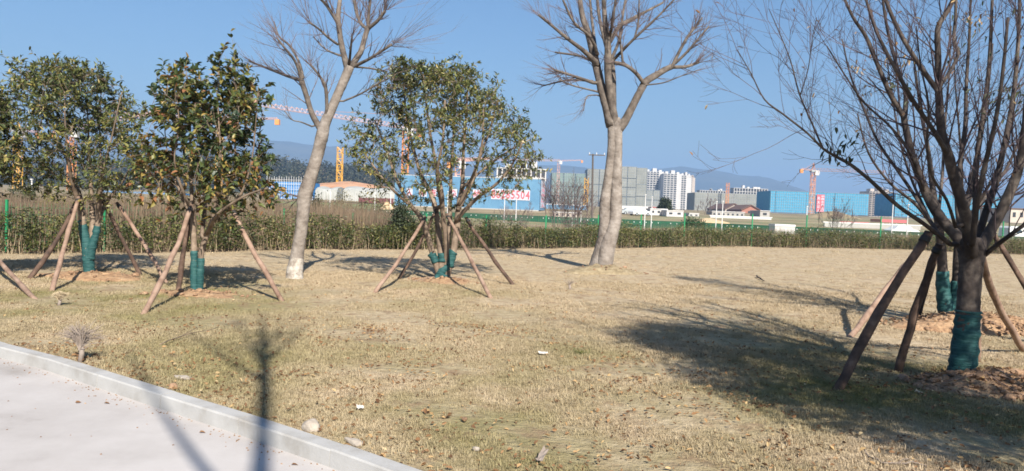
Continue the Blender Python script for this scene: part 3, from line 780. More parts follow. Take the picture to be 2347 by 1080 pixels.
# ------------------------------------------------------------------ the dark branching trees at the right
def dark_tree(name, label, base, D, trunk, wraps, limbs, seed, kids_n, leafset, Lr=(0.5, 1.1), lvl=2):
    global rng
    rng = np.random.default_rng(seed)
    base = np.array([base[0], base[1], 0.0])
    o = thing(name, label, 'tree', base)
    m1 = MB(); done = []
    for tr in trunk:
        pts, rad = limb(tr, D, 5); done.append((pts, rad)); m1.tube(pts, rad, 16, jit=0.025)
    m1.build('trunk', M['bark_dark'], o, smooth=True)
    for w in wraps: wrap_tube(o, w, D, 1.04)
    cfg = dict(kids=[3, 3, 3], wig=0.11, up=0.07, ratio=(0.4, 0.75), ang=(0.3, 0.85), seg=0.11)
    cr = MB(); tips = []
    for lb in limbs:
        pts, rad = limb(lb, D, 4); pts, rad = snap(done, pts, rad * .75)
        MB().tube(pts, rad, sides(rad[0]), jit=0.035).build('limb', M['bark_dark'], o, smooth=True)
        Lt = np.linalg.norm(np.diff(pts, axis=0), axis=1).sum()
        spawn(cr, pts, rad, int(kids_n * Lt) + 2, Lr, lvl, cfg, 0.22, tips, 0.32)
    nt_ = len(tips)
    pick = rng.choice(nt_, size=min(leafset[0], nt_), replace=False)
    LPs = np.array([tips[i][0] for i in pick]); LDs = np.array([tips[i][1] for i in pick]) + rng.normal(0, .6, (len(pick), 3)) + np.array([0, 0, -.4])
    leaves(cr, LPs, LDs, rng.uniform(.04, .065, len(pick)), rng.uniform(.014, .024, len(pick)), rng.uniform(0.1, 1, len(pick)), 1)
    for (px, py, dd, nn, sx) in leafset[1]:
        q = P(px, py, D + dd) + rng.normal(0, sx, (nn, 3))
        leaves(cr, q, rng.normal(0, .5, (nn, 3)) + np.array([-.3, 0, -.5]), rng.uniform(.06, .095, nn), rng.uniform(.02, .03, nn), rng.uniform(0, .7, nn), 2)
    for (px, py, dd, nn, sx) in (leafset[2] if len(leafset) > 2 else ()):
        q = P(px, py, D + dd) + rng.normal(0, sx, (nn, 3))
        leaves(cr, q, rng.normal(0, .5, (nn, 3)) + np.array([0, 0, -.6]), rng.uniform(.04, .07, nn), rng.uniform(.018, .026, nn), rng.uniform(.5, 1, nn), 1)
    cr.build('crown', [M['twig_dark'], M['leaf_dry'], M['leaf_dark']], o)
    return o

BG = G(2205, 878); DG = BG[1]
dark_tree('spreading_tree', 'bare dark spreading tree with one straight teal-wrapped trunk, nearest the viewer', BG, DG,
    [[(2200, 885, 27), (2206, 840, 27), (2213, 780, 26), (2218, 715, 24.5), (2222, 660, 24), (2226, 610, 25), (2228, 575, 27), (2228, 545, 20)]],
    [[(2201, 868, 28), (2206, 840, 27), (2213, 780, 26), (2218, 735, 25), (2220, 712, 24.5)]],
    [
     [(2218, 590, 20), (2195, 545, 18, .1), (2160, 505, 16, .2), (2128, 455, 14, .3), (2108, 405, 12.5, .35), (2090, 355, 11, .4), (2074, 285, 9.5, .4), (2068, 262, 8, .4), (2040, 215, 7.5, .4), (2012, 150, 6.5, .4), (1985, 85, 5.5, .4), (1955, 40, 4.5, .3), (1930, -15, 4, .3)],
     [(2073, 280, 8, .4), (2076, 215, 6.5, .6), (2060, 165, 6, .7), (2040, 95, 5, .8), (2026, 20, 4, .8), (2020, -40, 3, .8)],
     [(2228, 580, 20, -.1), (2212, 490, 17, -.2), (2192, 425, 16, -.25), (2176, 365, 15, -.3), (2158, 300, 12.5, -.3), (2152, 215, 11, -.3), (2150, 130, 9, -.3), (2150, 65, 8, -.3), (2172, 25, 7.5, -.3), (2200, -30, 6, -.3)],
     [(2152, 212, 8.5, -.3), (2115, 160, 7.5, -.35), (2085, 115, 7, -.4), (2056, 62, 6.4, -.4), (2030, 0, 5.5, -.4), (2018, -50, 4, -.4)],
     [(2152, 200, 6, -.3), (2180, 160, 5.5, -.1), (2196, 122, 5, 0), (2186, 92, 5, .1), (2190, 40, 4.5, .1), (2192, -40, 3.5, .1)],
     [(2175, 360, 8, -.3), (2140, 300, 7, -.5), (2105, 250, 6.5, -.6), (2075, 200, 6, -.7), (2045, 145, 5.5, -.7), (2010, 75, 5, -.7), (1985, 0, 4, -.7)],
     [(2178, 560, 8), (2120, 515, 6.4, -.2), (2058, 472, 6, -.5), (1995, 414, 5.6, -.8), (1950, 378, 5.2, -1), (1922, 362, 4.6, -1.1), (1888, 342, 3.8, -1.2), (1850, 305, 3.2, -1.3), (1795, 262, 2.8, -1.4), (1752, 228, 2.4, -1.5), (1722, 170, 1.8, -1.5), (1690, 115, 1.2, -1.6)],
     [(1886, 340, 3.6, -1.2), (1862, 285, 3, -1.2), (1832, 215, 2.6, -1.1), (1812, 140, 2, -1), (1782, 65, 1.5, -1), (1762, 20, 1, -.9)],
     [(1834, 220, 2.2, -1.1), (1852, 160, 1.8, -1.2), (1862, 90, 1.4, -1.3), (1872, 40, 1, -1.3)],
     [(2150, 535, 6), (2110, 470, 5.4, .3), (2064, 400, 5, .5), (2015, 330, 4.4, .7), (1980, 250, 3.8, .8), (1950, 175, 3, .9), (1930, 90, 2, .9)],
     [(2120, 440, 5, .3), (2085, 350, 4.6, .1), (2040, 290, 4, 0), (1980, 235, 3.2, -.1), (1935, 170, 2.4, -.2), (1895, 105, 1.6, -.3)],
     [(2240, 580, 17), (2275, 520, 16, .1), (2310, 450, 15, .1), (2335, 385, 13.5, .1), (2350, 300, 12, .1), (2356, 200, 9, .1), (2362, 60, 7, .1), (2366, -40, 5, .1)],
     [(2236, 570, 12, .2), (2258, 490, 10.5, .3), (2282, 420, 9.5, .4), (2300, 340, 8, .5), (2318, 250, 7, .6), (2330, 150, 6, .7), (2336, 40, 5, .7), (2338, -40, 4, .7)],
     [(2230, 560, 11, .4), (2236, 480, 9, .6), (2236, 400, 8, .8), (2248, 300, 7, .9), (2262, 200, 6, 1), (2270, 100, 5, 1), (2274, 0, 4, 1)],
     [(2228, 560, 9, -.3), (2240, 460, 8, -.5), (2262, 360, 7, -.6), (2285, 260, 6, -.7), (2300, 150, 5, -.7), (2310, 40, 4, -.7)],
     [(2250, 590, 8), (2290, 558, 7, -.2), (2330, 528, 6, -.4), (2380, 490, 5, -.5), (2420, 420, 4, -.6)],
     [(2210, 560, 9, .3), (2195, 480, 8, .5), (2200, 380, 7, .7), (2212, 290, 6, .8), (2215, 190, 5, .9), (2222, 80, 4, .9), (2225, -20, 3, .9)],
     [(2190, 520, 6, -.2), (2170, 460, 5, -.5), (2135, 400, 4.4, -.7), (2125, 330, 4, -.8), (2128, 240, 3.4, -.9), (2110, 150, 2.6, -.9), (2100, 60, 2, -.9)],
    ], 41, 5.4, (150, [(1912, 350, -1.1, 14, .07), (1950, 325, -1.0, 16, .07), (1935, 345, -1.05, 8, .05), (2050, 200, .4, 12, .12), (2290, 215, .4, 30, .2), (2330, 260, .6, 34, .2), (2320, 160, .6, 30, .2), (2230, 80, .6, 20, .2)], [(2048, 132, .4, 10, .05), (2078, 145, .4, 8, .05), (2015, 128, .4, 7, .05), (1966, 152, .7, 8, .05), (2248, 45, .7, 14, .05), (2222, 38, .6, 8, .05), (2232, 62, .7, 6, .04), (1985, 205, .6, 6, .05)]), (0.35, 0.95), 2)

BF = G(2172, 738); DF = BF[1]
dark_tree('spreading_tree', 'bare tree with two teal-wrapped stems, standing behind the nearest dark tree', BF, DF,
    [[(2172, 745, 17), (2170, 715, 17), (2162, 670, 13), (2160, 620, 11), (2158, 570, 10), (2152, 520, 9), (2140, 450, 7, .2), (2128, 350, 5, .3), (2110, 250, 3.5, .4), (2095, 140, 2, .4)],
     [(2178, 742, 13), (2188, 690, 12), (2194, 640, 11), (2196, 580, 10), (2205, 510, 9), (2225, 430, 7, .2), (2245, 330, 5, .3), (2262, 220, 3.5, .4), (2275, 100, 2, .4)]],
    [[(2172, 735, 18), (2170, 715, 17.5), (2162, 670, 14), (2160, 622, 12)], [(2180, 735, 14), (2188, 690, 13), (2194, 645, 12)]],
    [
     [(2158, 560, 6), (2120, 480, 5, .4), (2085, 400, 4.2, .7), (2060, 310, 3.4, .9), (2045, 220, 2.4, 1), (2030, 120, 1.6, 1)],
     [(2156, 540, 6), (2100, 470, 5, -.4), (2040, 420, 4, -.7), (1990, 350, 3, -.9), (1965, 260, 2, -1)],
     [(2150, 500, 5), (2160, 400, 4.4, .9), (2165, 300, 3.4, 1.1), (2175, 180, 2.4, 1.2), (2180, 60, 1.6, 1.2)],
     [(2200, 540, 6), (2240, 470, 5, -.4), (2285, 390, 4, -.6), (2315, 300, 3, -.8), (2330, 180, 2, -.9)],
     [(2205, 510, 6), (2260, 450, 5, .5), (2310, 380, 4, .8), (2345, 290, 3, 1), (2365, 180, 2, 1)],
     [(2195, 560, 5), (2205, 430, 4.4, -.8), (2200, 320, 3.6, -1), (2190, 200, 2.4, -1.1), (2185, 90, 1.6, -1.1)],
    ], 42, 5.5, (60, []), (0.45, 1.0), 2)

# ------------------------------------------------------------------ trees beyond the frame whose shadows fall into it
SH = np.array([sh[0], sh[1], 0]) / math.tan(SUN_EL)
def offscreen_bare():
    global rng
    rng = np.random.default_rng(51)
    b = np.array([1.27, -4.05, 0.0])
    o = thing('street_tree', 'tall thin bare tree out of view behind the viewer, its long shadow crossing the kerb', 'tree', b)
    def at(x, y, z): return np.array([x, y, z])
    m = MB(); pts = resample([b, b + [0.01, 0, 2.5], b + [-0.02, .02, 5], b + [0.02, 0, 7], b + [0, .05, 8.7], b + [-.06, .1, 10], b + [-.1, .2, 11.4]], 4)
    m.tube(pts, np.interp(np.linspace(0, 1, len(pts)), [0, .7, 1], [.08, .058, .012]), 10); m.build('trunk', M['bark_limb'], o, smooth=True)
    cfg = dict(kids=[3, 3], wig=0.12, up=0.1, ratio=(0.4, 0.7), ang=(0.25, 0.6), seg=0.16)
    cr = MB()
    l2 = resample([b + [0, 0, 6.1], b + [-.35, -.1, 6.9], b + [-.98, .1, 8.0], b + [-1.5, .3, 9]], 4)
    MB().tube(l2, np.linspace(.045, .012, len(l2)), 7).build('limb', M['bark_limb'], o, smooth=True)
    for (dx, dy, z0, z1) in [(-.8, -.2, 8.3, 10.2), (-.5, .3, 8.7, 11.0), (.5, .1, 8.8, 10.8), (.35, -.4, 9.2, 11.2)]:
        q = resample([b + [0, 0, z0], b + [dx * .5, dy * .5, z0 + (z1 - z0) * .45], b + [dx, dy, z1]], 4)
        MB().tube(q, np.linspace(.035, .008, len(q)), 6).build('limb', M['bark_limb'], o, smooth=True)
        spawn(cr, q, np.linspace(.03, .008, len(q)), 9, (.4, .9), 2, cfg, .2)
    cr.build('crown', M['twig_pale'], o)
offscreen_bare()

def offscreen_leafy(bx_, by_, lab, ncl, n_, seed, zl=3.1, zh=6.8, RR=1.5):
    global rng
    rng = np.random.default_rng(seed)
    b = np.array([bx_, by_, 0.0])
    o = thing('osmanthus_tree', lab, 'tree', b)
    m = MB(); pts = resample([b, b + [.03, 0, 1.4], b + [-.05, .03, 2.8], b + [0, 0, 4.2], b + [.05, .1, zh - .6]], 4)
    m.tube(pts, np.linspace(.11, .02, len(pts)), 10); m.build('trunk', M['bark_stem'], o, smooth=True)
    cr = MB(); LP, LD = [], []
    nodes = list(pts)
    for i in range(ncl):
        t = rng.uniform(0, 1); z = zl + (zh - zl) * t
        Rr = RR * math.sqrt(max(1 - ((t - .42) / .62) ** 2, 0.03))
        a = rng.uniform(0, 6.28); rho = rng.uniform(0, 1) ** .45
        q = b + np.array([Rr * rho * math.cos(a), Rr * rho * math.sin(a), z])
        A = np.array(nodes); dv = q - A; c = np.linalg.norm(dv, axis=1) + np.where(dv[:, 2] < .1, 1, 0)
        p0 = A[np.argmin(c)]
        br = resample([p0, (p0 + q) / 2 + rng.normal(0, .06, 3), q], 3)
        cr.tube(br, np.linspace(.012, .004, len(br)), 4, 1, cap=False); nodes.append(q); nodes.append(br[3])
        LP.append(q + rng.normal(0, .17, (n_, 3))); LD.append(rng.normal(0, 1, (n_, 3)))
    LP = np.concatenate(LP); LD = np.concatenate(LD)
    leaves(cr, LP, LD, rng.uniform(.07, .12, len(LP)), rng.uniform(.03, .042, len(LP)), np.clip(rng.normal(.4, .2, len(LP)), 0, 1))
    cr.build('crown', [M['leaf_os'], M['bark_stem']], o)
offscreen_leafy(5.1, 1.55, 'leafy evergreen out of view beside the viewer, its dark shadow lying on the lawn', 270, 85, 52, RR=1.38)
offscreen_leafy(6.35, 2.6, 'thinner evergreen out of view beyond the frame, dappling the nearest dark trunk', 80, 26, 53, RR=1.05)
offscreen_leafy(7.7, 9.3, 'slim half-bare evergreen just out of view at the right, streaking the far lawn with shade', 150, 22, 54, 1.9, 7.8, .8)

# ------------------------------------------------------------------ soil mounds and root straps
def straps(o, c, h, n, L, seed, m='deadwood'):
    r2 = np.random.default_rng(seed)
    for i in range(n):
        a = r2.uniform(0, 6.28); p = np.array([c[0] + r2.normal(0, .12), c[1] - abs(r2.normal(0, .12)), h + .015])
        d = np.array([math.cos(a), math.sin(a) * .4, 0]); pts = [p]
        for k in range(5):
            d = unit(d + r2.normal(0, .25, 3) * [1, 1, .1]); pts.append(pts[-1] + d * L / 5 - np.array([0, 0, h * .16]))
        MB().tube(pts, np.full(6, .006), 5).build('root', M[m], o)

mound('soil_mound', 'orange soil heap under the leftmost wrapped tree', BA[:2] + [0.15, -0.1], 1.05, 0.6, 0.09, 61, 45)
mound('soil_mound', 'low orange soil ring under the camellia tree', BB[:2] + [0.05, -0.1], 0.85, 0.5, 0.06, 62, 45)
mound('soil_mound', 'low soil ring under the many-stemmed dome tree', BD[:2] + [0.05, -0.12], 0.8, 0.5, 0.08, 63, 60, lambda o: straps(o, BD[:2], .09, 3, .5, 7))
BE = G(1378, 622)
mound('soil_mound', 'grassy earth mound round the stout fused tree', BE[:2] + [0.05, -0.15], 1.15, 0.8, 0.17, 64, 30, m='mound_turf')
mound('soil_mound', 'broken orange soil heap with roots under the two-stemmed wrapped tree', BF[:2] + [0.2, -0.45], 1.4, 0.75, 0.20, 65, 420, lambda o: straps(o, BF[:2] + [0, -.4], .2, 9, .6, 8, 'pole'))
mound('soil_mound', 'broken soil heap with roots at the nearest dark trunk', BG[:2] + [0.28, -0.15], 0.85, 0.5, 0.16, 66, 520, lambda o: straps(o, BG[:2] + [.1, -.15], .16, 7, .4, 9, 'pole'))

# ------------------------------------------------------------------ support poles, each one can be lifted away
def pole(label, foot, top, dtop, r, dark=False, group='wooden poles propping the young trees'):
    global rng
    rng = np.random.default_rng(sum(map(ord, label)))
    a = G(*foot); a[2] = -0.08; b = P(top[0], top[1], dtop)
    t = np.linspace(0, 1, 9)[:, None]
    pts = a + (b - a) * t + rng.normal(0, 0.006, (9, 3)) + np.sin(t * 3.14) * rng.normal(0, 0.028, 3)
    rad = np.linspace(r * 1.08, r * 0.9, 9) * (1 + rng.normal(0, .06, 9))
    o = thing('support_pole', label, 'pole', (a[0], a[1], 0), group)
    MB().tube(pts, rad, 10, jit=0.03).build('shaft', M['pole_dark' if dark else 'pole'], o, smooth=True)
    q = pts[-1] + (pts[-2] - pts[-1]) * 0.35; ax = unit(pts[-1] - pts[-2])
    MB().tube([q - ax * .03, q - ax * .01, q + ax * .01, q + ax * .03], np.full(4, r * 1.12), 10).build('tie', M['tie'], o, smooth=True)

M['tie'] = mat('black_tie', (0.03, 0.03, 0.03), 8, rough=0.7)
pole('brown pole leaning right, its foot at the photo edge, tree cut off', (90, 686), (-40, 556), 13.6, .038)
pole('dark pole outermost on the near-edge side of the leftmost wrapped tree', (62, 637), (176, 462), DA + .1, .042, True)
pole('pale brown pole in front of the leftmost wrapped trunk', (118, 663), (181, 452), DA - .15, .038)
pole('dark pole behind and right of the leftmost wrapped trunk', (326, 630), (232, 455), DA + .1, .036, True)
pole('mottled pole reaching furthest right from the leftmost wrapped tree', (386, 647), (268, 465), DA + .2, .034)
pole('long pale pole planted front left of the camellia tree', (325, 717), (440, 472), DB - .15, .040)
pole('short dark pole standing close beside the camellia trunk', (406, 671), (436, 490), DB + .05, .040, True)
pole('pale pole planted right of the camellia tree', (654, 690), (532, 478), DB + .1, .038)
pole('pale pole leaning right, leftmost under the many-stemmed dome tree', (852, 670), (975, 498), DD_ - .2, .036)
pole('short rusty pole at the back left of the many-stemmed dome tree', (908, 641), (1000, 480), DD_ + .1, .035, True)
pole('brown pole in front right of the many-stemmed dome tree', (1129, 682), (1024, 492), DD_ - .2, .036)
pole('dark brown pole furthest right under the many-stemmed dome tree', (1182, 654), (1068, 500), DD_ + .1, .038, True)
pole('thick mottled pole sloping down in the shade from the nearest dark tree', (1912, 893), (2130, 535), DG - .1, .045, True)
pole('dark pole between two others, left of the nearest wrapped trunk', (2058, 846), (2150, 560), DG + .35, .041, True)
pole('pale thin pole farthest left, from the two-stemmed wrapped tree', (1941, 770), (2118, 560), DF - .2, .042)
pole('dark pole close left of the two-stemmed wrapped tree', (2098, 728), (2160, 548), DF + .2, .047, True)
pole('pale upright pole just behind the nearest wrapped trunk', (2241, 824), (2228, 560), DG + 1.1, .032)
pole('mottled pole sloping out right of the nearest wrapped trunk', (2352, 800), (2240, 545), DG + .3, .04)
pole('pole crossing the top right corner of the lawn, from the two-stemmed tree', (2420, 755), (2268, 525), DF, .043, True)

# ------------------------------------------------------------------ hedge along the lawn's edge
def hedge():
    global rng
    rng = np.random.default_rng(71)
    o = thing('hedge', 'long clipped olive green hedge closing off the lawn', 'hedge', (HEDGE[3][0], HEDGE[3][1], 0))
    L = HEDGE_LEN
    def pos(s, off):
        p = poly_at(HEDGE, s); q = poly_at(HEDGE, np.minimum(s + .1, L)); d = q - poly_at(HEDGE, np.maximum(s - .1, 0)); d /= np.linalg.norm(d, axis=1)[:, None] + 1e-9
        return p + np.c_[-d[:, 1], d[:, 0]] * off[:, None]
    # stems
    m = MB(); n = 1700
    s = rng.uniform(0, L, n); b = pos(s, rng.uniform(.05, .7, n))
    h = rng.uniform(.35, .7, n)
    for i in range(n):
        p = np.array([b[i, 0], b[i, 1], -.02]); q = p + [rng.normal(0, .06), rng.normal(0, .05), h[i]]
        m.tube([p, (p + q) / 2 + rng.normal(0, .02, 3), q], [.008, .007, .004], 3, cap=False, t=rng.uniform())
    kind(m.build('stem', M['stalk'], o), 'stuff')
    # leaves in uneven bushes
    m = MB(); nb = int(L / .25)
    LP, LD, LT = [], [], []
    for i in range(nb):
        s0 = (i + rng.uniform(-.4, 1.4)) * L / nb; hh = rng.uniform(.68, 1.12) * (1.0 + 0.12 * math.sin(s0 * .8))
        tn = rng.normal(0, .15)
        k = 340 if s0 < L * .5 else 250
        ss = np.clip(s0 + rng.normal(0, .17, k), 0, L); off = rng.uniform(0, .8, k)
        zz = hh * (rng.uniform(0.04, 1, k) ** 0.85) + rng.normal(0, .03, k)
        xy = pos(ss, off)
        LP.append(np.c_[xy, np.maximum(zz, .06)])
        LD.append(np.c_[rng.normal(0, .8, k), rng.normal(-.25, .8, k), rng.uniform(-.1, 1.1, k)])
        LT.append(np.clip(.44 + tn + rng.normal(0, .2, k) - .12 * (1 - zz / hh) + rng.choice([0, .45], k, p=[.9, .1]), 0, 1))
    LP = np.concatenate(LP); LD = np.concatenate(LD); LT = np.concatenate(LT)
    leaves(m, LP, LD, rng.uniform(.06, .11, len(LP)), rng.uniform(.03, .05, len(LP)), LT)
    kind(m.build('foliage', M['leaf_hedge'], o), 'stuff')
hedge()

# dry weeds behind the hedge
def weeds():
    global rng
    rng = np.random.default_rng(72)
    n = 70000
    m = MB()
    px = np.concatenate([rng.uniform(-60, 900, int(n * .6)), rng.uniform(900, 2400, n - int(n * .6))])
    hx = hedge_y(0 * px)
    # lie between hedge and ~22 m further
    dd = rng.uniform(.9, 1, n) * 0 + rng.uniform(0, 1, n) ** 1.5
    D0 = np.interp(px, [-320, 0, 400, 700, 1170, 1700, 2050, 2360, 2600], HEDGE[:, 1])
    D = D0 + 1.5 + dd * np.interp(px, [0, 900, 1000, 2400], [14, 14, 7, 6])
    x = (px - 1173.5) / F * D
    lump = 0.5 + 0.5 * np.sin(x * .9 + 1.7 * np.sin(D * .5)) * np.sin(D * .8 + x * .3)
    h = np.where(px < 900, rng.uniform(.7, 1.6, n) + .5 * lump, rng.uniform(.5, 1.05, n) + .3 * lump) * np.interp(D - D0, [0, 4, 14], [.9, 1.0, .85])
    a = rng.uniform(0, 3.14, n); w = rng.uniform(.006, .014, n)
    b = np.c_[x, D, np.full(n, -.33)]
    lean = rng.normal(0, .13, (n, 2))
    s = np.c_[np.cos(a) * w, np.sin(a) * w * .4, np.zeros(n)]
    top = b + np.c_[lean, h + .2]
    mid = (b + top) / 2 + np.c_[rng.normal(0, .05, (n, 2)), np.zeros(n)]
    V = np.stack([b - s, b + s, mid + s, mid - s, top], 1).reshape(-1, 3)
    i = np.arange(n)[:, None] * 5
    t = np.clip(.5 + .35 * (lump - .5) + rng.normal(0, .22, n), 0, 1)
    m.add(V, np.concatenate([i + [0, 1, 2], i + [0, 2, 3], i + [3, 2, 4]]), 0, np.concatenate([t, t, t]))
    tag(m.build('dry_weeds', M['weed']), 'tangle of brown dry weeds behind the hedge', 'weeds', kind='stuff')
weeds()

def bush(name, label, px, py_base, D, w_px, h_px, leafm, seed, n=2600, ll=.05, cat='bush', group=None, squash=1.0, z0=None, lw=.45):
    global rng
    rng = np.random.default_rng(seed)
    base = P(px, py_base, D)
    if z0 is not None: base[2] = z0
    W = w_px * D / F / 2; H = P(px, py_base - h_px, D)[2] - base[2]
    o = thing(name, label, cat, base, group)
    m = MB()
    for _ in range(14):
        a = rng.uniform(0, 6.28); e = base + np.array([math.cos(a) * W * .6, math.sin(a) * W * .6, H * rng.uniform(.5, .85)])
        m.tube([base, (base + e) / 2 + rng.normal(0, .04, 3) * H, e], np.array([.03, .02, .008]) * H * .5, 4, cap=False)
    m.build('stem', M['bark_dark'], o)
    nb = 34; C = []
    for _ in range(nb):
        a = rng.uniform(0, 6.28); t = rng.uniform(0.08, 1); rr = math.sqrt(max(1 - ((t - .4) / .62) ** 2, .04)) * rng.uniform(.3, 1) ** .5
        C.append([math.cos(a) * rr * W * .88, math.sin(a) * rr * W * .88, t * H * .93, rng.normal(0, .15)])
    C = np.array(C); i = rng.integers(0, nb, n)
    p = base + C[i, :3] + rng.normal(0, .16, (n, 3)) * [W, W, H * .55]
    p[:, 2] = np.maximum(p[:, 2], base[2] + .03)
    m = MB(); d = rng.normal(0, .7, (n, 3)) + (p - base - [0, 0, H * .4]) / max(W, H) + [0, 0, .3]
    leaves(m, p, d, ll * rng.uniform(.7, 1.3, n), ll * lw, np.clip(.45 + C[i, 3] + rng.normal(0, .2, n), 0, 1))
    m.build('crown', M[leafm], o)
    return o

bush('round_bush', 'dark conifer-like bush behind the hedge under the leftmost trees', 48, 485, 25, 88, 58, 'leaf_dark', 81, 3200, .09, z0=-.3)
bush('round_bush', 'yellow-green leafy shrub beside the dark bush by the leftmost trees', 125, 486, 24, 90, 42, 'leaf_yel', 82, 1700, .09, z0=-.3)
bush('round_bush', 'dense dark green bush left of the many-stemmed dome tree', 928, 552, 27, 96, 88, 'leaf_dark', 83, 4200, .10, z0=-.3)
bush('round_bush', 'small dark bush seen past the leaning bare trunk', 722, 500, 30, 50, 48, 'leaf_dark', 84, 1500, .09, z0=-.3)
bush('round_bush', 'rounded dark green bush rising just behind the hedge, mid right', 1592, 548, 43, 78, 44, 'leaf_dark', 85, 2200, .12, z0=-.3)

for i_, (px_, D_, w_, h_, lab_) in enumerate([
    (318, 27, 110, 50, 'grey-green weedy shrub between the leftmost wrapped tree and the camellia'), (418, 28, 100, 46, 'grey-green weedy shrub left of the camellia stems'),
    (560, 29, 110, 50, 'grey-green weedy shrub behind the right pole of the camellia'), (205, 26, 90, 50, 'weedy shrub right behind the leftmost wrapped trunk'),
    (790, 31, 90, 40, 'low weedy shrub right of the leaning bare trunk'), (852, 30, 80, 44, 'low weedy shrub left of the dense dark bush'), (620, 30, 70, 44, 'weedy shrub just left of the leaning bare trunk')]):
    bush('weedy_shrub', lab_, px_, 500, D_, w_ * 1.1, h_ * 1.35, 'leaf_weed', 700 + i_, 1500, .10, z0=-.3, group='weedy shrubs behind the hedge')

def bare_shrub(label, px, D, top, base, w, n, seed, m='twig_pale', name='bare_shrub', lv=2):
    global rng
    rng = np.random.default_rng(seed)
    b = P(px, base, D); H = P(px, top, D)[2] - b[2]; W = w * D / F / 2
    o = thing(name, label, 'shrub', b)
    mm = MB(); cfg = dict(kids=[4, 4], wig=.09, up=.05, ratio=(.35, .6), ang=(.25, .7), seg=H / 7, minr=D * .00017)
    for i in range(n):
        q = b + np.array([rng.normal(0, W * .35), rng.normal(0, W * .3), 0]); dx = rng.normal(0, .22)
        grow(mm, q, np.array([dx + (q[0] - b[0]) / max(H, .1) * .5, rng.normal(0, .2), 1]), H * rng.uniform(.55, .95), max(.004 * H, .006), lv, cfg)
    mm.build('branch', M[m], o)
bare_shrub('thicket of bare brown saplings right of the blue lettered wall', 1300, 62, 405, 520, 120, 52, 86)
bare_shrub('thin bare saplings behind the hedge below the tower crane', 1905, 46, 452, 540, 100, 16, 87)
bare_shrub('bare grey twigs behind the hedge under the blue lettered wall', 1180, 33, 470, 540, 150, 20, 88)
bare_shrub('low bare brush behind the hedge beside the stout fused tree', 1310, 36, 488, 545, 120, 18, 89)

# ------------------------------------------------------------------ green wire fence behind the hedge
def fence():
    o_pts = [(-150, 452, 18.6), (16, 459, 19.6), (240, 466, 21.3), (462, 473, 23.1), (652, 479, 25.0), (810, 489, 27.0), (978, 490, 28.6), (1115, 494, 30.3), (1252, 494, 32), (1372, 493, 33.8), (1470, 492, 35.4), (1570, 490, 37.2), (1725, 491, 40), (1850, 494, 42), (2020, 497, 43.6), (2160, 502, 44.8), (2300, 508, 45.8), (2440, 512, 46.6)]
    tops = [P(*q) for q in o_pts]
    o = thing('wire_fence', 'green wire mesh fence on slim posts behind the hedge', 'fence', (tops[5][0], tops[5][1], -.32))
    for t in tops:
        MB().box((t[0], t[1], (t[2] - .34) / 2), (.055, .055, t[2] + .34)).box((t[0], t[1], t[2] + .008), (.066, .066, .016)).build('post', M['fence_green'], o)
    for a, b in zip(tops[:-1], tops[1:]):
        m = MB(); L = np.linalg.norm((b - a)[:2])
        for k in range(8):
            f = (k + .3) / 8
            p = np.array([a[0], a[1], -.2 + f * (a[2] + .15)]); q = np.array([b[0], b[1], -.2 + f * (b[2] + .15)])
            m.bar(p, q, .0028, n=3)
        nv = int(L / .1)
        for k in range(1, nv):
            c = a + (b - a) * k / nv
            m.bar((c[0], c[1], -.2), (c[0], c[1], c[2] - .06), .002, n=3)
        kind(m.build('wire_mesh', M['fence_green'], o), 'stuff')
fence()

# ------------------------------------------------------------------ far: construction site
M['hoard'] = mat('hoarding_green', [(0.3, (0.018, 0.065, 0.04)), (0.7, (0.032, 0.105, 0.062))], .8, 6, 0.7)
M['dot'] = mat('white_reflector', (0.85, 0.85, 0.83), 2, rough=0.4)
M['blue_sheet'] = mat('blue_sheet_metal', [(0.3, (0.085, 0.20, 0.33)), (0.7, (0.125, 0.26, 0.39))], .4, 6, 0.5)
M['blue_net'] = mat('blue_scaffold_net', [(0.3, (0.05, 0.245, 0.40)), (0.7, (0.085, 0.33, 0.50))], .6, 8, 0.75)
M['blue_deep'] = mat('deep_blue_net', [(0.3, (0.03, 0.17, 0.45)), (0.7, (0.05, 0.26, 0.58))], .5, 8, 0.75)
M['red'] = mat('red_paint', (0.50, 0.12, 0.14), 2, rough=0.6)
M['pink'] = mat('faded_red_banner', (0.74, 0.24, 0.30), 2, rough=0.7)
M['plate'] = mat('white_plate', (0.48, 0.50, 0.57), 2, rough=0.6)
M['crane_y'] = mat('crane_yellow', (0.62, 0.34, 0.05), 2, rough=0.5)
M['crane_o'] = mat('crane_orange', (0.66, 0.27, 0.09), 2, rough=0.5)
M['crane_r'] = mat('crane_pale_red', (0.60, 0.36, 0.29), 2, rough=0.55)
M['grey_wall'] = mat('grey_concrete_wall', [(0.3, (0.30, 0.29, 0.27)), (0.7, (0.42, 0.40, 0.38))], .3, 8, 0.9)
M['white_wall'] = mat('white_wall', [(0.3, (0.47, 0.455, 0.44)), (0.7, (0.58, 0.565, 0.545))], .2, 8, 0.9)
M['cream_wall'] = mat('cream_wall', [(0.3, (0.40, 0.345, 0.30)), (0.7, (0.50, 0.44, 0.385))], .2, 8, 0.9)
M['dark_win'] = mat('dark_window', (0.05, 0.055, 0.065), 1, rough=0.25)
M['net_green'] = mat('green_grey_net', [(0.3, (0.20, 0.205, 0.18)), (0.7, (0.30, 0.30, 0.265))], .12, 9, 0.85)
M['net_teal'] = mat('teal_net', [(0.3, (0.14, 0.20, 0.18)), (0.7, (0.22, 0.285, 0.25))], .12, 9, 0.85)
M['dark_seam'] = mat('dark_seam', (0.03, 0.05, 0.08), 1, rough=0.8)
M['tarp'] = mat('pale_tarpaulin', [(0.3, (0.27, 0.28, 0.26)), (0.7, (0.40, 0.40, 0.38))], .5, 8, 0.8, 0.5, 2, bdist=.1)
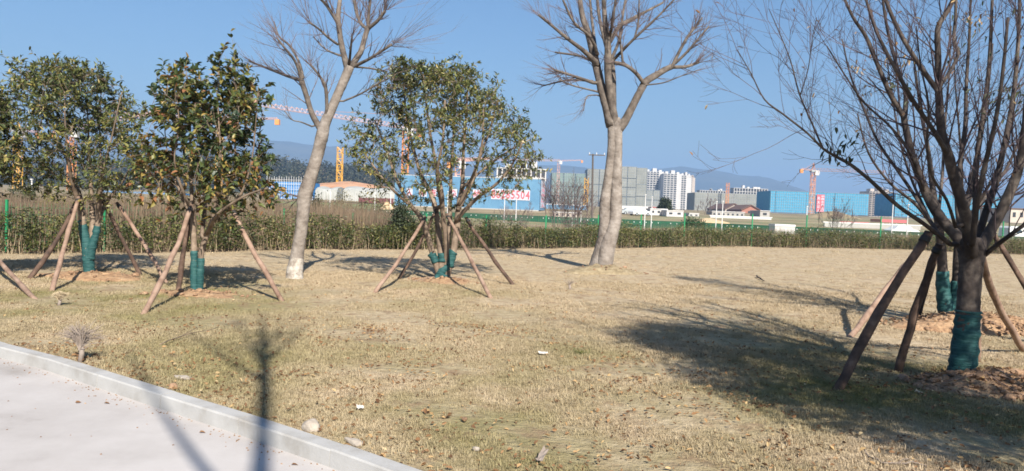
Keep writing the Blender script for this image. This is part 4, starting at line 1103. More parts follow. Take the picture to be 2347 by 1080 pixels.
M['netting'] = mat('green_ground_netting', [(0.35, (0.13, 0.24, 0.08)), (0.55, (0.16, 0.17, 0.07)), (0.7, (0.12, 0.34, 0.13))], .35, 9, 0.9)
M['sand'] = mat('sand', (0.55, 0.39, 0.24), .8, 8, 0.95)
M['orange_earth'] = mat('orange_earth', [(0.3, (0.40, 0.20, 0.11)), (0.7, (0.52, 0.31, 0.19))], .2, 8, 0.95)
M['rebar'] = mat('rusty_rebar', (0.13, 0.05, 0.05), 2, rough=0.9)
M['brick_red'] = mat('red_brick_wall', (0.34, 0.16, 0.12), .8, 8, 0.9)
M['roof_brown'] = mat('brown_roof', (0.15, 0.09, 0.07), .8, 8, 0.85)
M['hill'] = mat('wooded_hill', [(0.35, (0.035, 0.045, 0.03)), (0.65, (0.085, 0.085, 0.055))], .004, 12, 0.95, 0.8, .02, bdist=25)
M['glass'] = mat('car_glass', (0.03, 0.04, 0.05), 1, rough=0.1, spec=0.6)
M['car_white'] = mat('white_car_paint', (0.62, 0.62, 0.62), 1, rough=0.25, spec=0.5)
M['tyre'] = mat('tyre_rubber', (0.02, 0.02, 0.02), 1, rough=0.9)
M['blue_box'] = mat('blue_container', (0.02, 0.16, 0.50), 1, rough=0.5)
M['dark_pole'] = mat('dark_utility_pole', (0.10, 0.085, 0.075), 2, rough=0.8)

def dims(x0, y0, x1, y1, D):
    c = P((x0 + x1) / 2, (y0 + y1) / 2, D)
    return c[0], P((x0 + x1) / 2, y0, D)[2], P((x0 + x1) / 2, y1, D)[2], (x1 - x0) * D / F

def fbox(name, m, x0, y0, x1, y1, D, depth, parent=None, dz0=None, off=0.0):
    """an upright box whose front fills a pixel rectangle at distance D"""
    x, zt, zb, w = dims(x0, y0, x1, y1, D)
    if dz0 is not None: zb = dz0
    mb_ = MB().box((x, D + depth / 2 + off, (zt + zb) / 2), (w, depth, zt - zb))
    return mb_.build(name, m, parent)

# low green hoarding with white reflectors
def hoarding():
    a = P(610, 498, 116)[:2]; b = P(860, 494, 111)[:2]; c = P(1640, 518, 91)[:2]; d = P(1950, 530, 80)[:2]; e = P(2500, 540, 66)[:2]
    line = np.array([a, b, c, d, e]); L = np.linalg.norm(np.diff(line, axis=0), axis=1).sum()
    o = thing('site_hoarding', 'long low green hoarding dotted with white reflectors across the site', 'hoarding', (c[0], c[1], -.32))
    s = 0; disc = None
    while s < L - 3:
        p = poly_at(line, s); q = poly_at(line, s + 2.97); m_ = (p + q) / 2; an = math.atan2(q[1] - p[1], q[0] - p[0])
        MB().box((m_[0], m_[1], .17), (np.linalg.norm(q - p), .05, 1.0), an).build('panel', M['hoard'], o)
        s += 3
    s = .4
    while s < L - 1:
        p = poly_at(line, s)
        if disc is None:
            rr = MB(); rock(rr, (p[0], p[1] - .07, .38), (.085, .04, .085), np.random.default_rng(1)); disc = rr.build('reflector', M['dot'], o, origin=(p[0], p[1] - .07, .38))
        else:
            q = bpy.data.objects.new('reflector', disc.data); COL.objects.link(q); q.parent = o; q.location = np.array([p[0], p[1] - .07, .38]) - WL[o.name]
        s += .78 if rng.random() > .06 else 1.56
hoarding()

for (px, t, b, D, lab) in [
    (73, 412, 452, 60, 'thin white pole above the dark bush, furthest from the crane with the lettered wall'),
    (716, 441, 474, 100, 'thin white pole close right of the leaning bare trunk'),
    (757, 436, 495, 96, 'thin white pole before the pale tarpaulin shed'),
    (860, 432, 499, 92, 'tall white pole before the rusty bars and green netting'),
    (896, 442, 484, 100, 'thin white pole before the sand pile'),
    (1027, 440, 505, 96, 'white pole half hidden among the stems of the dome tree'),
    (1157, 455, 507, 94, 'white pole under the telephone number, the first of two'),
    (1184, 455, 510, 92, 'white pole under the telephone number, the second of two'),
    (1313, 460, 516, 90, 'white pole before the bare brown thicket, the first of two'),
    (1333, 457, 515, 90, 'white pole before the bare brown thicket, the second of two'),
    (1480, 447, 523, 85, 'white pole before the grey netted tower, the first of two'),
    (1495, 452, 523, 85, 'white pole before the grey netted tower, the second of two'),
    (1643, 463, 522, 84, 'white pole before the brown gabled sheds, the first of two'),
    (1657, 462, 527, 82, 'white pole before the brown gabled sheds, the second of two'),
    (1850, 474, 534, 78, 'white pole under the tall orange crane'),
    (2047, 468, 538, 74, 'white pole beside the parked white car'),
    (2082, 470, 545, 72, 'white pole left of the dark tree, nearest its trunk')]:
    tp = P(px, t, D); x, y = tp[0], D
    o = thing('white_pole', lab, 'pole', (x, y, -.32), 'white poles along the site')
    MB().tube([(x, y, -.4), (x, y, tp[2])], [.06, .045], 8).build('shaft', M['white_metal'], o)
    MB().box((x, y - .02, tp[2] + .03), (.16, .16, .08)).build('cap', M['white_metal'], o)

def text_mesh(body, m, parent, center, h, w=None, yaw=0.0, name='lettering', bold=0.012):
    cu = bpy.data.curves.new('t', 'FONT'); cu.body = body; cu.align_x = 'CENTER'; cu.align_y = 'CENTER'; cu.size = 1.0; cu.offset = bold; cu.resolution_u = 2
    t = bpy.data.objects.new('t', cu); COL.objects.link(t)
    dg = bpy.context.evaluated_depsgraph_get(); dg.update()
    me = bpy.data.meshes.new_from_object(t.evaluated_get(dg))
    bpy.data.objects.remove(t)
    n = len(me.vertices)
    if n == 0: return
    co = np.empty(n * 3); me.vertices.foreach_get('co', co); co = co.reshape(-1, 3)
    mn, mx_ = co.min(0), co.max(0); co -= (mn + mx_) / 2
    sx = (w / (mx_[0] - mn[0])) if w else h / max(mx_[1] - mn[1], .01)
    co[:, 0] *= sx; co[:, 1] *= h / max(mx_[1] - mn[1], .01)
    V = np.c_[co[:, 0], np.zeros(n), co[:, 1]]
    c, s = math.cos(yaw), math.sin(yaw)
    V = np.c_[V[:, 0] * c, V[:, 0] * s, V[:, 2]]
    me.vertices.foreach_set('co', V.ravel().astype(np.float32)); me.materials.clear(); me.materials.append(m); me.update()
    return link(name, me, parent, center)

# --- blue wall with red lettering
def blue_wall():
    D = 152
    a = P(905, 435, D + 2); b = P(1236, 446, D - 2)
    zt = P(1070, 406, D)[2]; zb = P(1070, 476, D)[2]
    yaw = math.atan2(b[1] - a[1], b[0] - a[0]); L = np.linalg.norm((b - a)[:2])
    dirx = (b - a)[:2] / L; nrm_ = np.array([dirx[1], -dirx[0]])
    o = thing('blue_wall', 'long bright blue sheet wall lettered in red with a telephone number', 'wall', (*(a + b)[:2] / 2, zb))
    k = 15
    for i in range(k):
        m_ = MB(); w = L / k
        for j in range(6):
            c = a[:2] + dirx * (i * w + (j + .5) * w / 6)
            m_.box((c[0], c[1], (zt + zb) / 2), (w / 6 * .96, .10 if j % 2 else .16, zt - zb), yaw)
        m_.build('sheet_panel', M['blue_sheet'], o)
    c = a[:2] + dirx * L / 2
    MB().box((c[0], c[1], zb - .15), (L, .4, .3), yaw).build('footing', M['grey_wall'], o)
    MB().box((c[0], c[1], zt + .04), (L, .2, .08), yaw).build('top_rail', M['white_metal'], o)
    def place(px0, px1, y0, y1, txt):
        u0 = (px0 - 905) / 331 * L; u1 = (px1 - 905) / 331 * L
        cc = a[:2] + dirx * (u0 + u1) / 2 + nrm_ * .13
        z1, z0 = P((px0 + px1) / 2, y0, D)[2], P((px0 + px1) / 2, y1, D)[2]
        pl = MB().box((cc[0], cc[1], (z0 + z1) / 2), (u1 - u0, .04, z1 - z0), yaw).build('letter_plate', M['plate'], o)
        cc2 = cc + nrm_ * .03
        text_mesh(txt, M['red'], pl, (cc2[0], cc2[1], (z0 + z1) / 2), (z1 - z0) * .84, (u1 - u0) * .86, yaw, bold=.03)
    for px0, px1, t in [(933, 947, '人'), (962, 980, '中'), (986, 1003, '吉'), (1031, 1050, '热'), (1060, 1075, '日'), (1086, 1106, '线')]:
        place(px0, px1, 431 + (px0 - 933) * .025, 450 + (px0 - 933) * .025, t)
    for i, ch in enumerate('86285504'):
        place(1128 + i * 11, 1138.5 + i * 11, 433 + i * .5, 457 + i * .45, ch)
    # end wall with a pink vertical banner
    e = P(1250, 446, D + 10); ey = math.atan2(e[1] - b[1], e[0] - b[0]); LL = np.linalg.norm((e - b)[:2])
    cc = (b + e)[:2] / 2
    MB().box((cc[0], cc[1], (zt + zb) / 2), (LL, .16, zt - zb), ey).build('end_panel', M['blue_sheet'], o)
    bn = np.array([math.sin(ey), -math.cos(ey)])
    pb = MB().box((cc[0] + bn[0] * .12, cc[1] + bn[1] * .12, (zt + zb) / 2 + .2), (LL * .62, .05, (zt - zb) * .9), ey).build('vertical_banner', M['plate'], o)
    for i, ch in enumerate('上大中口人'):
        cz = zt - .7 - i * (zt - zb - .9) / 5 - .3
        text_mesh(ch, M['pink'], pb, (cc[0] + bn[0] * .16, cc[1] + bn[1] * .16, cz), .85, LL * .5, ey, bold=.03)
blue_wall()

# --- building frame rising behind the blue wall
def frame_building(name, label, x0, x1, y0, y1, D, floors, bays, depth, wall='grey_wall', slab='white_wall', cat='building', group=None, roofbits=True, gz=None):
    x, zt, zb, w = dims(x0, y0, x1, y1, D)
    if gz is not None: zb = gz
    o = thing(name, label, cat, (x, D + depth / 2, zb), group)
    fh = (zt - zb) / floors
    MB().box((x, D + depth / 2 + .6, (zt + zb) / 2), (w * .97, depth - 1.2, zt - zb - .3)).build('core', M['dark_win'] if wall is None else M[wall], o)
    for i in range(floors + 1):
        MB().box((x, D + depth / 2, zb + i * fh - .12), (w, depth, .34)).build('floor_slab', M[slab], o)
    m_ = MB()
    for j in range(bays + 1):
        xx = x - w / 2 + .3 + j * (w - .6) / bays
        m_.box((xx, D + .35, (zt + zb) / 2), (.5, .5, zt - zb))
    kind(m_.build('column', M[slab], o), 'stuff')
    m_ = MB()
    for i in range(floors):
        for j in range(bays):
            xx = x - w / 2 + .3 + (j + .5) * (w - .6) / bays
            m_.box((xx, D + .58, zb + (i + .5) * fh), ((w - .6) / bays * .55, .1, fh * .5))
    kind(m_.build('window', M['dark_win'], o), 'stuff')
    if roofbits:
        r2 = np.random.default_rng(int(x0))
        for j in range(4):
            xx = x + r2.uniform(-.4, .4) * w; hh = r2.uniform(1.0, 2.6) * fh / 3
            MB().box((xx, D + depth * .4, zt + hh / 2), (w * r2.uniform(.05, .14), depth * .3, hh)).build('roof_hut', M[slab], o)
    return o
frame_building('unfinished_block', 'grey unfinished concrete block behind the blue lettered wall', 1138, 1252, 386, 420, 300, 4, 10, 14, gz=3)

# --- apartment towers
def tower(label, x0, x1, y0, D, floors, cols, depth, wall='white_wall', gz=6.0, white_right=.25):
    x, zt, _, w = dims(x0, y0, x1, 480, D); zb = gz
    o = thing('apartment_tower', label, 'building', (x, D + depth / 2, zb), 'distant apartment towers')
    MB().box((x, D + depth / 2, (zt + zb) / 2), (w, depth, zt - zb)).build('wall', M[wall], o)
    fh = (zt - zb) / floors; ww = w * (1 - white_right)
    m_ = MB(); m3 = MB()
    for i in range(floors):
        for j in range(cols):
            xx = x - w / 2 + (j + .5) * ww / cols
            m_.box((xx, D - .02, zb + (i + .52) * fh), (ww / cols * .74, .3, fh * .6))
            m3.box((xx, D - .55, zb + (i + .16) * fh), (ww / cols * .8, 1.0, fh * .26))
    kind(m_.build('window', M['dark_win'], o), 'stuff'); kind(m3.build('balcony', M[wall], o), 'stuff')
    for fx, fw, fh2 in [(-.3, .16, 2.5), (.05, .2, 4), (.33, .14, 2.2)]:
        MB().box((x + fx * w, D + depth * .4, zt + fh2 / 2), (w * fw, depth * .4, fh2)).build('roof_hut', M[wall], o)
    return o
tower('tall white apartment tower with grey netting at its foot, behind the fused trunk', 1475, 1521, 393, 900, 17, 5, 22)
tower('white apartment tower with rows of dark balconies, left of the last slab', 1520, 1561, 398, 880, 17, 4, 22)
tower('narrow white apartment slab with one dark window column, outermost of the white towers', 1560, 1584, 402, 890, 16, 2, 22, white_right=.5)
tower('thin cream end tower beside the white apartment towers', 1583, 1592, 408, 930, 16, 1, 20, 'cream_wall', white_right=.7)
tower('cream apartment tower between the two blue netted buildings', 1992, 2046, 439, 700, 14, 7, 20, 'cream_wall', white_right=.06)

# --- netted towers
def netted(name, label, x0, x1, y0, y1, D, m, depth, vs, hs, gz=None, group='scaffold buildings wrapped in netting', dark=None, base=True):
    x, zt, zb, w = dims(x0, y0, x1, y1, D)
    if gz is not None: zb = gz
    o = thing(name, label, 'building', (x, D + depth / 2, zb), group)
    xs_ = [x - w / 2] + [x - w / 2 + v * w for v in vs] + [x + w / 2]
    zs_ = [zb] + [zb + v * (zt - zb) for v in hs] + [zt]
    g_ = D / F * (1.0 if 'blue' in m else 1.7)
    for i in range(len(xs_) - 1):
        for j in range(len(zs_) - 1):
            MB().box(((xs_[i] + xs_[i + 1]) / 2, D + .1, (zs_[j] + zs_[j + 1]) / 2), (xs_[i + 1] - xs_[i] - g_, .2, zs_[j + 1] - zs_[j] - g_ * .8)).build('net_panel', M[m], o)
    MB().box((x, D + depth / 2 + .4, (zt + zb) / 2), (w * .995, depth, (zt - zb) * .995)).build('core', M[dark or 'dark_seam'], o)
    for sx in (-1, 1):
        MB().box((x + sx * (w / 2 + .12), D + depth / 2 + .4, (zt + zb) / 2), (.2, depth * .99, (zt - zb) * .985)).build('side_net', M[m], o)
    r2 = np.random.default_rng(int(x0)); m_ = MB()
    nvv = max(4, int(w / (D / F * 5)))
    for i in range(nvv + 1):
        xx = x - w / 2 + w * i / nvv
        m_.bar((xx, D - .15, zb), (xx, D - .15, zt + (zt - zb) * .02 * r2.uniform(0, 1.5)), D / F * .28, n=3)
    nhh = max(3, int((zt - zb) / (D / F * 6)))
    for i in range(nhh + 1):
        zz = zb + (zt - zb) * i / nhh
        m_.bar((x - w / 2, D - .2, zz), (x + w / 2, D - .2, zz), D / F * .24, n=3)
    kind(m_.build('scaffold_tube', M['scaf'], o), 'stuff')
    return o
M['scaf'] = mat('scaffold_tube', (0.33, 0.36, 0.37), 1, rough=0.6)
netted('netted_tower', 'grey-green netted tower immediately right of the fused trunk', 1420, 1458, 382, 480, 650, 'net_green', 24, [.45], [.28, .5, .72], gz=5)
netted('netted_tower', 'narrow paler netted tower beside the white apartment towers', 1458, 1482, 385, 480, 660, 'net_green', 20, [], [.3, .6], gz=5)
netted('netted_tower', 'broad teal netted block left of the fused trunk, behind the brown thicket', 1264, 1340, 397, 480, 680, 'net_teal', 24, [.35, .7], [.3, .6], gz=5)
netted('netted_tower', 'grey netted tower partly hidden by the fused trunk', 1345, 1400, 388, 480, 690, 'net_green', 24, [.5], [.3, .6], gz=5)
netted('netted_tower', 'low grey net round the foot of the white apartment towers', 1481, 1512, 436, 482, 850, 'net_green', 16, [.5], [.5], gz=5)
netted('netted_block', 'long low grey-green block with white roof huts, under the blue hill', 1592, 1768, 444, 492, 600, 'net_green', 26, [.16, .33, .5, .67, .83], [.33, .66], gz=5, dark='grey_wall')
frame_building('unfinished_block', 'pale upper storeys with roof frames behind the long grey-green block, near the blue building', 1682, 1760, 432, 446, 640, 3, 12, 12, gz=17)
frame_building('unfinished_block', 'white roof frames on the long grey-green block, near the white towers', 1604, 1664, 437, 447, 640, 2, 10, 12, gz=18)
netted('blue_netted_block', 'long bright blue netted building hung with a red banner', 1766, 1990, 441, 487, 400, 'blue_net', 22, [.052, .365, .395, .655], [], gz=4.6, dark='dark_seam')
netted('blue_netted_block', 'blue netted building seen between the limbs of the dark trees', 2052, 2292, 447, 494, 400, 'blue_net', 22, [.07, .3, .55, .8], [], gz=4.6, dark='dark_seam')
netted('blue_netted_block', 'deep blue netted shell with white scaffold, seen left of the leaning trunk', 612, 702, 416, 470, 190, 'blue_deep', 12, [.33, .66], [.45], gz=1.8)
netted('blue_netted_block', 'blue netted shell glimpsed behind the wrapped leftmost trees', 228, 420, 440, 462, 200, 'blue_deep', 12, [.25, .5, .75], [], gz=1.8)
# scaffold above the deep blue shell
o = thing('scaffold', 'white scaffold tubes standing above the deep blue netted shell', 'scaffold', P(655, 440, 189.5))
m_ = MB()
for i in range(17):
    px = 612 + i * 5.6
    a = P(px, 440, 189.5); a[2] = 1.8; b = P(px, 403 + (i * 7 % 5), 189.5); m_.bar(a, b, .05, n=4)
m_.build('upright', M['white_metal'], o)['kind'] = 'stuff'
m_ = MB()
for py in (412, 421, 433, 446, 456): m_.bar(P(611, py - 1, 189.45), P(703, py + 2, 189.45), .045, n=4)
m_.build('ledger', M['white_metal'], o)['kind'] = 'stuff'

# banner on the blue building
x, zt, zb, w = dims(1872, 446, 1890, 486, 399)
o = thing('hanging_banner', 'red and white lettered vertical banner on the blue netted building', 'banner', (x, 399.2, zb))
MB().box((x, 399.3, (zt + zb) / 2), (w, .12, zt - zb)).build('cloth', M['red'], o)
for col_, chars, top in [(-.25, '央大公人', .9), (.25, '中国合吉上口', .97)]:
    nC = len(chars)
    for i, ch in enumerate(chars):
        text_mesh(ch, M['plate'], o, (x + col_ * w, 399.2, zb + (zt - zb) * (top - (i + .5) * .95 / nC)), (zt - zb) * .8 / nC, w * .38, bold=.03)

# --- sheds, netting, sand, site clutter on the left-centre
def tarp_shed(label, x0, x1, y0, y1, D, depth):
    x, zt, zb, w = dims(x0, y0, x1, y1, D)
    o = thing('tarpaulin_shed', label, 'shed', (x, D, zb), 'pale tarpaulin sheds')
    m_ = MB(); n_ = 9; mm = 14; V = []
    for i in range(mm + 1):
        u = i / mm
        sag = .06 * math.sin(u * 9) * (zt - zb)
        for j in range(n_ + 1):
            a = math.pi * j / n_
            V.append((x - w / 2 + u * w, D + depth / 2 - math.cos(a) * depth / 2, zb + (zt - zb) * (.55 * (0 if j in (0, n_) else 1) + .45 * math.sin(a)) + (sag if 0 < j < n_ else 0)))
    m_.add(V, [(i * (n_ + 1) + j, (i + 1) * (n_ + 1) + j, (i + 1) * (n_ + 1) + j + 1, i * (n_ + 1) + j + 1) for i in range(mm) for j in range(n_)])
    m_.add([V[j] for j in range(n_ + 1)], [tuple(range(n_ + 1))]); m_.add([V[mm * (n_ + 1) + j] for j in range(n_ + 1)], [tuple(range(n_, -1, -1))])
    m_.build('cover', M['tarp'], o, smooth=False)
    for i in range(6):
        xx = x - w / 2 + w * (i + .5) / 6
        MB().bar((xx, D - .06, zb - .1), (xx, D - .06, zb + (zt - zb) * .62), .05).build('rib', M['white_metal'], o)
tarp_shed('pale tarpaulin shed just right of the leaning bare trunk', 722, 772, 428, 458, 165, 9)
tarp_shed('long sagging tarpaulin shed between the leaning trunk and the blue wall', 786, 904, 429, 462, 170, 10)
m_ = MB(); NN = []
for j, (py, D) in enumerate([(489, 118), (478, 128), (468, 140), (460, 150)]):
    for i in range(13): 
        q = P(612 + i * 23, py + i * .4, D); NN.append((q[0], D, site_z(D) + .12 + .12 * math.sin(i * 1.7 + j)))
m_.add(NN, [(j * 13 + i, j * 13 + i + 1, (j + 1) * 13 + i + 1, (j + 1) * 13 + i) for j in range(3) for i in range(12)])
tag(m_.build('ground_netting', M['netting'], smooth=True), 'bright green netting spread over the slope before the tarpaulin sheds', 'netting')
def pile(name, label, cat, px, py, D, w, h, m, seed):
    r2 = np.random.default_rng(seed); b = P(px, py, D); W = w * D / F / 2; H = h * D / F
    m_ = MB(); V = [(b[0], b[1], b[2] + H)]
    for i in range(1, 6):
        for j in range(18):
            a = j * .349; t = i / 5; k_ = 1 + .15 * math.sin(2 * a + seed) + .08 * math.sin(5 * a)
            V.append((b[0] + W * t * k_ * math.cos(a), b[1] + W * .8 * t * k_ * math.sin(a), b[2] + H * (1 - t) ** .8 * (1 + r2.normal(0, .06)) - (.3 if i == 5 else 0)))
    m_.add(V, [(0, 1 + j, 1 + (j + 1) % 18) for j in range(18)] + [(1 + i * 18 + j, 1 + (i + 1) * 18 + j, 1 + (i + 1) * 18 + (j + 1) % 18, 1 + i * 18 + (j + 1) % 18) for i in range(4) for j in range(18)])
    return tag(m_.build(name, M[m], origin=b), label, cat)
pile('sand_pile', 'pale sand pile at the foot of the blue lettered wall', 'sand pile', 888, 487, 122, 46, 24, 'sand', 3)
pile('earth_bank', 'orange earth bank above the tarpaulin sheds', 'earth bank', 800, 432, 230, 280, 16, 'orange_earth', 4)
pile('earth_bank', 'tan earth hump behind the green hoarding, before the gabled sheds', 'earth bank', 1625, 512, 105, 130, 12, 'sand', 5)
pile('earth_bank', 'olive earth slope under the blue banner building', 'earth bank', 1905, 506, 230, 190, 22, 'site', 6)
o = thing('rebar_stack', 'stack of dark rusty steel bars before the long tarpaulin shed', 'steel bars', P(862, 462, 140))
for k in range(9):
    a = P(822, 455 + k * 1.0, 140 - k * .05); b = P(902, 457 + k * 1.2, 141 - k * .05); MB().bar(a, b, .16, n=5).build('bar', M['rebar'], o)
o = thing('cloth_sheet', 'grey cloth hung over the green hoarding', 'cloth', P(800, 484, 111.5)); 
m_ = MB(); V = []
for i in range(9):
    for j in range(4):
        q = P(786 + i * 3.4, 479.5 + j * 4.2 * (1 - abs(i - 4) * .09), 111.2); V.append((q[0], q[1] - .1 - .05 * math.sin(i * 2.0), q[2]))
m_.add(V, [(i * 4 + j, i * 4 + j + 1, i * 4 + j + 5, i * 4 + j + 4) for i in range(8) for j in range(3)]); m_.build('cloth', M['tarp'], o)

# --- right-centre low buildings
def gable(label, x0, x1, ye, yr, yb, D, depth, wall, roof):
    x, zr, zb, w = dims(x0, yr, x1, yb, D); ze = P((x0 + x1) / 2, ye, D)[2]
    o = thing('gabled_shed', label, 'shed', (x, D, zb))
    m_ = MB(); V = []
    for d_ in (0, depth): V += [(x - w / 2, D + d_, zb), (x + w / 2, D + d_, zb), (x + w / 2, D + d_, ze), (x, D + d_, zr), (x - w / 2, D + d_, ze)]
    m_.add(V, [(0, 1, 2, 3, 4), (9, 8, 7, 6, 5), (0, 5, 6, 1), (1, 6, 7, 2), (4, 9, 5, 0)]); m_.build('wall', M[wall], o)
    for sg in (-1, 1):
        e = np.array([x + sg * w * .55, 0, ze - (zr - ze) * .1]); r_ = np.array([x, 0, zr]); m_ = MB(); th = .35
        V = [(*p, ) for p in [(e[0], D - .6, e[2]), (e[0], D + depth + .6, e[2]), (r_[0], D + depth + .6, r_[2]), (r_[0], D - .6, r_[2])]]
        V2 = [(p[0], p[1], p[2] + th) for p in V]
        m_.add(V + V2, [(0, 1, 2, 3), (7, 6, 5, 4), (0, 4, 5, 1), (1, 5, 6, 2), (2, 6, 7, 3), (3, 7, 4, 0)]); m_.build('roof', M[roof], o)
    MB().box((x, D - .08, zb + (ze - zb) * .42), (w * .3, .16, (ze - zb) * .8)).build('door', M['dark_win'], o)
gable('pale-gabled brown-roofed shed, left of the two gabled sheds', 1662, 1704, 480, 468, 496, 330, 30, 'cream_wall', 'roof_brown')
gable('red brick gabled shed with brown roof', 1700, 1742, 482, 471, 494, 310, 30, 'brick_red', 'roof_brown')
def cabin(label, x0, x1, y0, y1, D, depth, m='white_wall', win=3, name='site_cabin', cat='cabin', roof='white_metal'):
    x, zt, zb, w = dims(x0, y0, x1, y1, D)
    o = thing(name, label, cat, (x, D, zb))
    MB().box((x, D + depth / 2, (zt + zb) / 2), (w, depth, zt - zb)).build('wall', M[m], o)
    MB().box((x, D + depth / 2, zt + .06), (w * 1.03, depth * 1.05, .14)).build('roof', M[roof], o)
    for i in range(win):
        MB().box((x - w / 2 + w * (i + .5) / win, D - .02, zb + (zt - zb) * .58), (w / win * .4, .06, (zt - zb) * .34)).build('window', M['dark_win'], o)
cabin('white site cabin left of the green tree, before the apartment towers', 1490, 1530, 480, 494, 150, 5, win=3)
cabin('white site cabin with dark window strip right of the apartment towers', 1528, 1566, 484, 497, 145, 5, win=2)
cabin('small white hut left of the gabled sheds', 1578, 1602, 490, 498, 160, 4, win=2)
cabin('long pale grey wall building before the gabled sheds', 1632, 1706, 486, 500, 200, 6, 'grey_wall', win=7, name='low_building', cat='building')
cabin('pale grey steel box left of the blue banner building', 1742, 1764, 484, 500, 190, 8, 'grey_wall', win=1, name='low_building', cat='building')
cabin('long white boundary wall below the gabled sheds', 1628, 1768, 497, 506, 150, .4, 'white_wall', win=0, name='boundary_wall', cat='wall')
cabin('white boundary wall right of the fused trunk', 1424, 1490, 474, 480, 200, .4, 'white_wall', win=0, name='boundary_wall', cat='wall')
cabin('grey roadside wall right of the hedge under the red awning', 1890, 2110, 514, 524, 110, .4, 'grey_wall', win=0, name='boundary_wall', cat='wall')
cabin('low red-roofed hut left of the green tree', 1494, 1516, 476, 482, 180, 5, 'white_wall', win=2, roof='red')
cabin('white box standing just behind the hedge, mid right', 1776, 1822, 519, 545, 50, 1.2, 'white_wall', win=0, name='white_cabinet', cat='box')
cabin('blue portable toilet glimpsed between the dark trunks', 2194, 2214, 538, 566, 58, 1.1, 'blue_box', win=0, name='portable_toilet', cat='toilet')
cabin('grey two-storey house at the photo edge behind the dark trees', 2316, 2400, 480, 512, 150, 10, 'cream_wall', win=5, name='low_building', cat='house', roof='roof_brown')
cabin('low white open shed before the brown thicket', 1270, 1322, 488, 500, 120, 4, 'cream_wall', win=4, name='site_cabin')
cabin('blue low fence wall behind the brown thicket', 1250, 1345, 470, 480, 160, .4, 'blue_sheet', win=0, name='boundary_wall', cat='wall')
o = thing('awning', 'long red awning on posts beyond the hedge, right of the blue building', 'awning', P(2048, 512, 130))
x, zt, zb, w = dims(2020, 503, 2078, 511, 130); MB().box((x, 132, (zt + zb) / 2), (w, 4, (zt - zb) * .8)).build('canopy', M['red'], o)
for k in range(4):
    xx = x - w / 2 + .4 + k * (w - .8) / 3; MB().bar((xx, 130.2, zb - 1.2), (xx, 130.2, zb), .08).build('post', M['white_metal'], o)
o = thing('red_banner_strip', 'faded red strip banner along the slope, below the blue building', 'banner', P(1960, 513, 140)); 
x, zt, zb, w = dims(1925, 509, 1992, 514, 140); MB().box((x, 140, (zt + zb) / 2), (w, .1, zt - zb)).build('cloth', M['red'], o)
for k in range(3):
    xx = x - w / 2 + k * w / 2; MB().bar((xx, 140.12, zb - 1), (xx, 140.12, zt), .06).build('post', M['grey_wall'], o)

# --- cars
def car(label, px, py, D, L=4.4, face=0.0, m='car_white', van=False, gz=-.32, name='parked_car', cat='car'):
    b = P(px, py, D); b[2] = gz
    o = thing(name, label, cat, b)
    H = 1.95 if van else 1.46
    prof = [(-.5, .3), (-.5, .78), (-.44, .92), (-.36, .98), (-.24, H / 1.46 * 1.42), (.12, H / 1.46 * 1.46), (.27, 1.0), (.42, .88), (.49, .72), (.5, .3)] if not van else [(-.5, .3), (-.5, 1.75), (-.46, 1.92), (.2, 1.95), (.36, 1.15), (.47, .98), (.5, .8), (.5, .3)]
    W = 1.75; c, s = math.cos(face), math.sin(face)
    def T_(u, v, z): return (b[0] + u * c - v * s, b[1] + u * s + v * c, b[2] + z)
    n_ = len(prof); m_ = MB(); V = [T_(u * L, -W / 2 * (.86 if z > 1.2 else 1), z) for u, z in prof] + [T_(u * L, W / 2 * (.86 if z > 1.2 else 1), z) for u, z in prof]
    m_.add(V, [tuple(range(n_ - 1, -1, -1)), tuple(range(n_, 2 * n_))] + [(i, (i + 1) % n_, n_ + (i + 1) % n_, n_ + i) for i in range(n_)])
    m_.build('body', M[m], o)
    for (u0, u1) in ([(-.2, -.04), (-.02, .13)] if not van else [(-.42, -.2), (-.16, .04), (.07, .24)]):
        z0, z1 = (1.0, 1.34) if not van else (1.2, 1.75)
        for sv in (-1, 1):
            V = [T_(u0 * L, sv * (W / 2 * .93 + .03), z0), T_(u1 * L, sv * (W / 2 * .93 + .03), z0), T_(u1 * L * .9, sv * (W / 2 * .86 + .02), z1), T_(u0 * L * .95, sv * (W / 2 * .86 + .02), z1)]
            V2 = [tuple(np.array(p) - np.array(T_(0, sv * .05, 0)) + np.array(T_(0, 0, 0))) for p in V]
            MB().add(V + V2, [(0, 1, 2, 3), (7, 6, 5, 4), (0, 4, 5, 1), (1, 5, 6, 2), (2, 6, 7, 3), (3, 7, 4, 0)]).build('window', M['glass'], o)
    for u in (-.31, .31):
        for sv in (-1, 1):
            a, q = np.array(T_(u * L, sv * (W / 2 - .12), .32)), np.array(T_(u * L, sv * (W / 2 + .02), .32))
            wh = MB().tube([a, q], [.32, .32], 14).build('wheel', M['tyre'], o)
            MB().tube([q, q + (q - a) * .12], [.19, .17], 10).build('rim', M['scaf'], wh)
car('white car parked behind the hedge by two white poles', 2066, 540, 104, face=.15)
car('white van with dark windows at the photo edge beyond the hedge', 2345, 556, 82, L=4.8, face=R(8), van=True, name='parked_van', cat='van')
car('grey car by the site cabins, before the netted tower', 1446, 492, 152, face=.1, m='scaf', gz=1.1)
car('white car among the cabins left of the tall white poles', 1466, 493, 146, face=.5, gz=1.0)

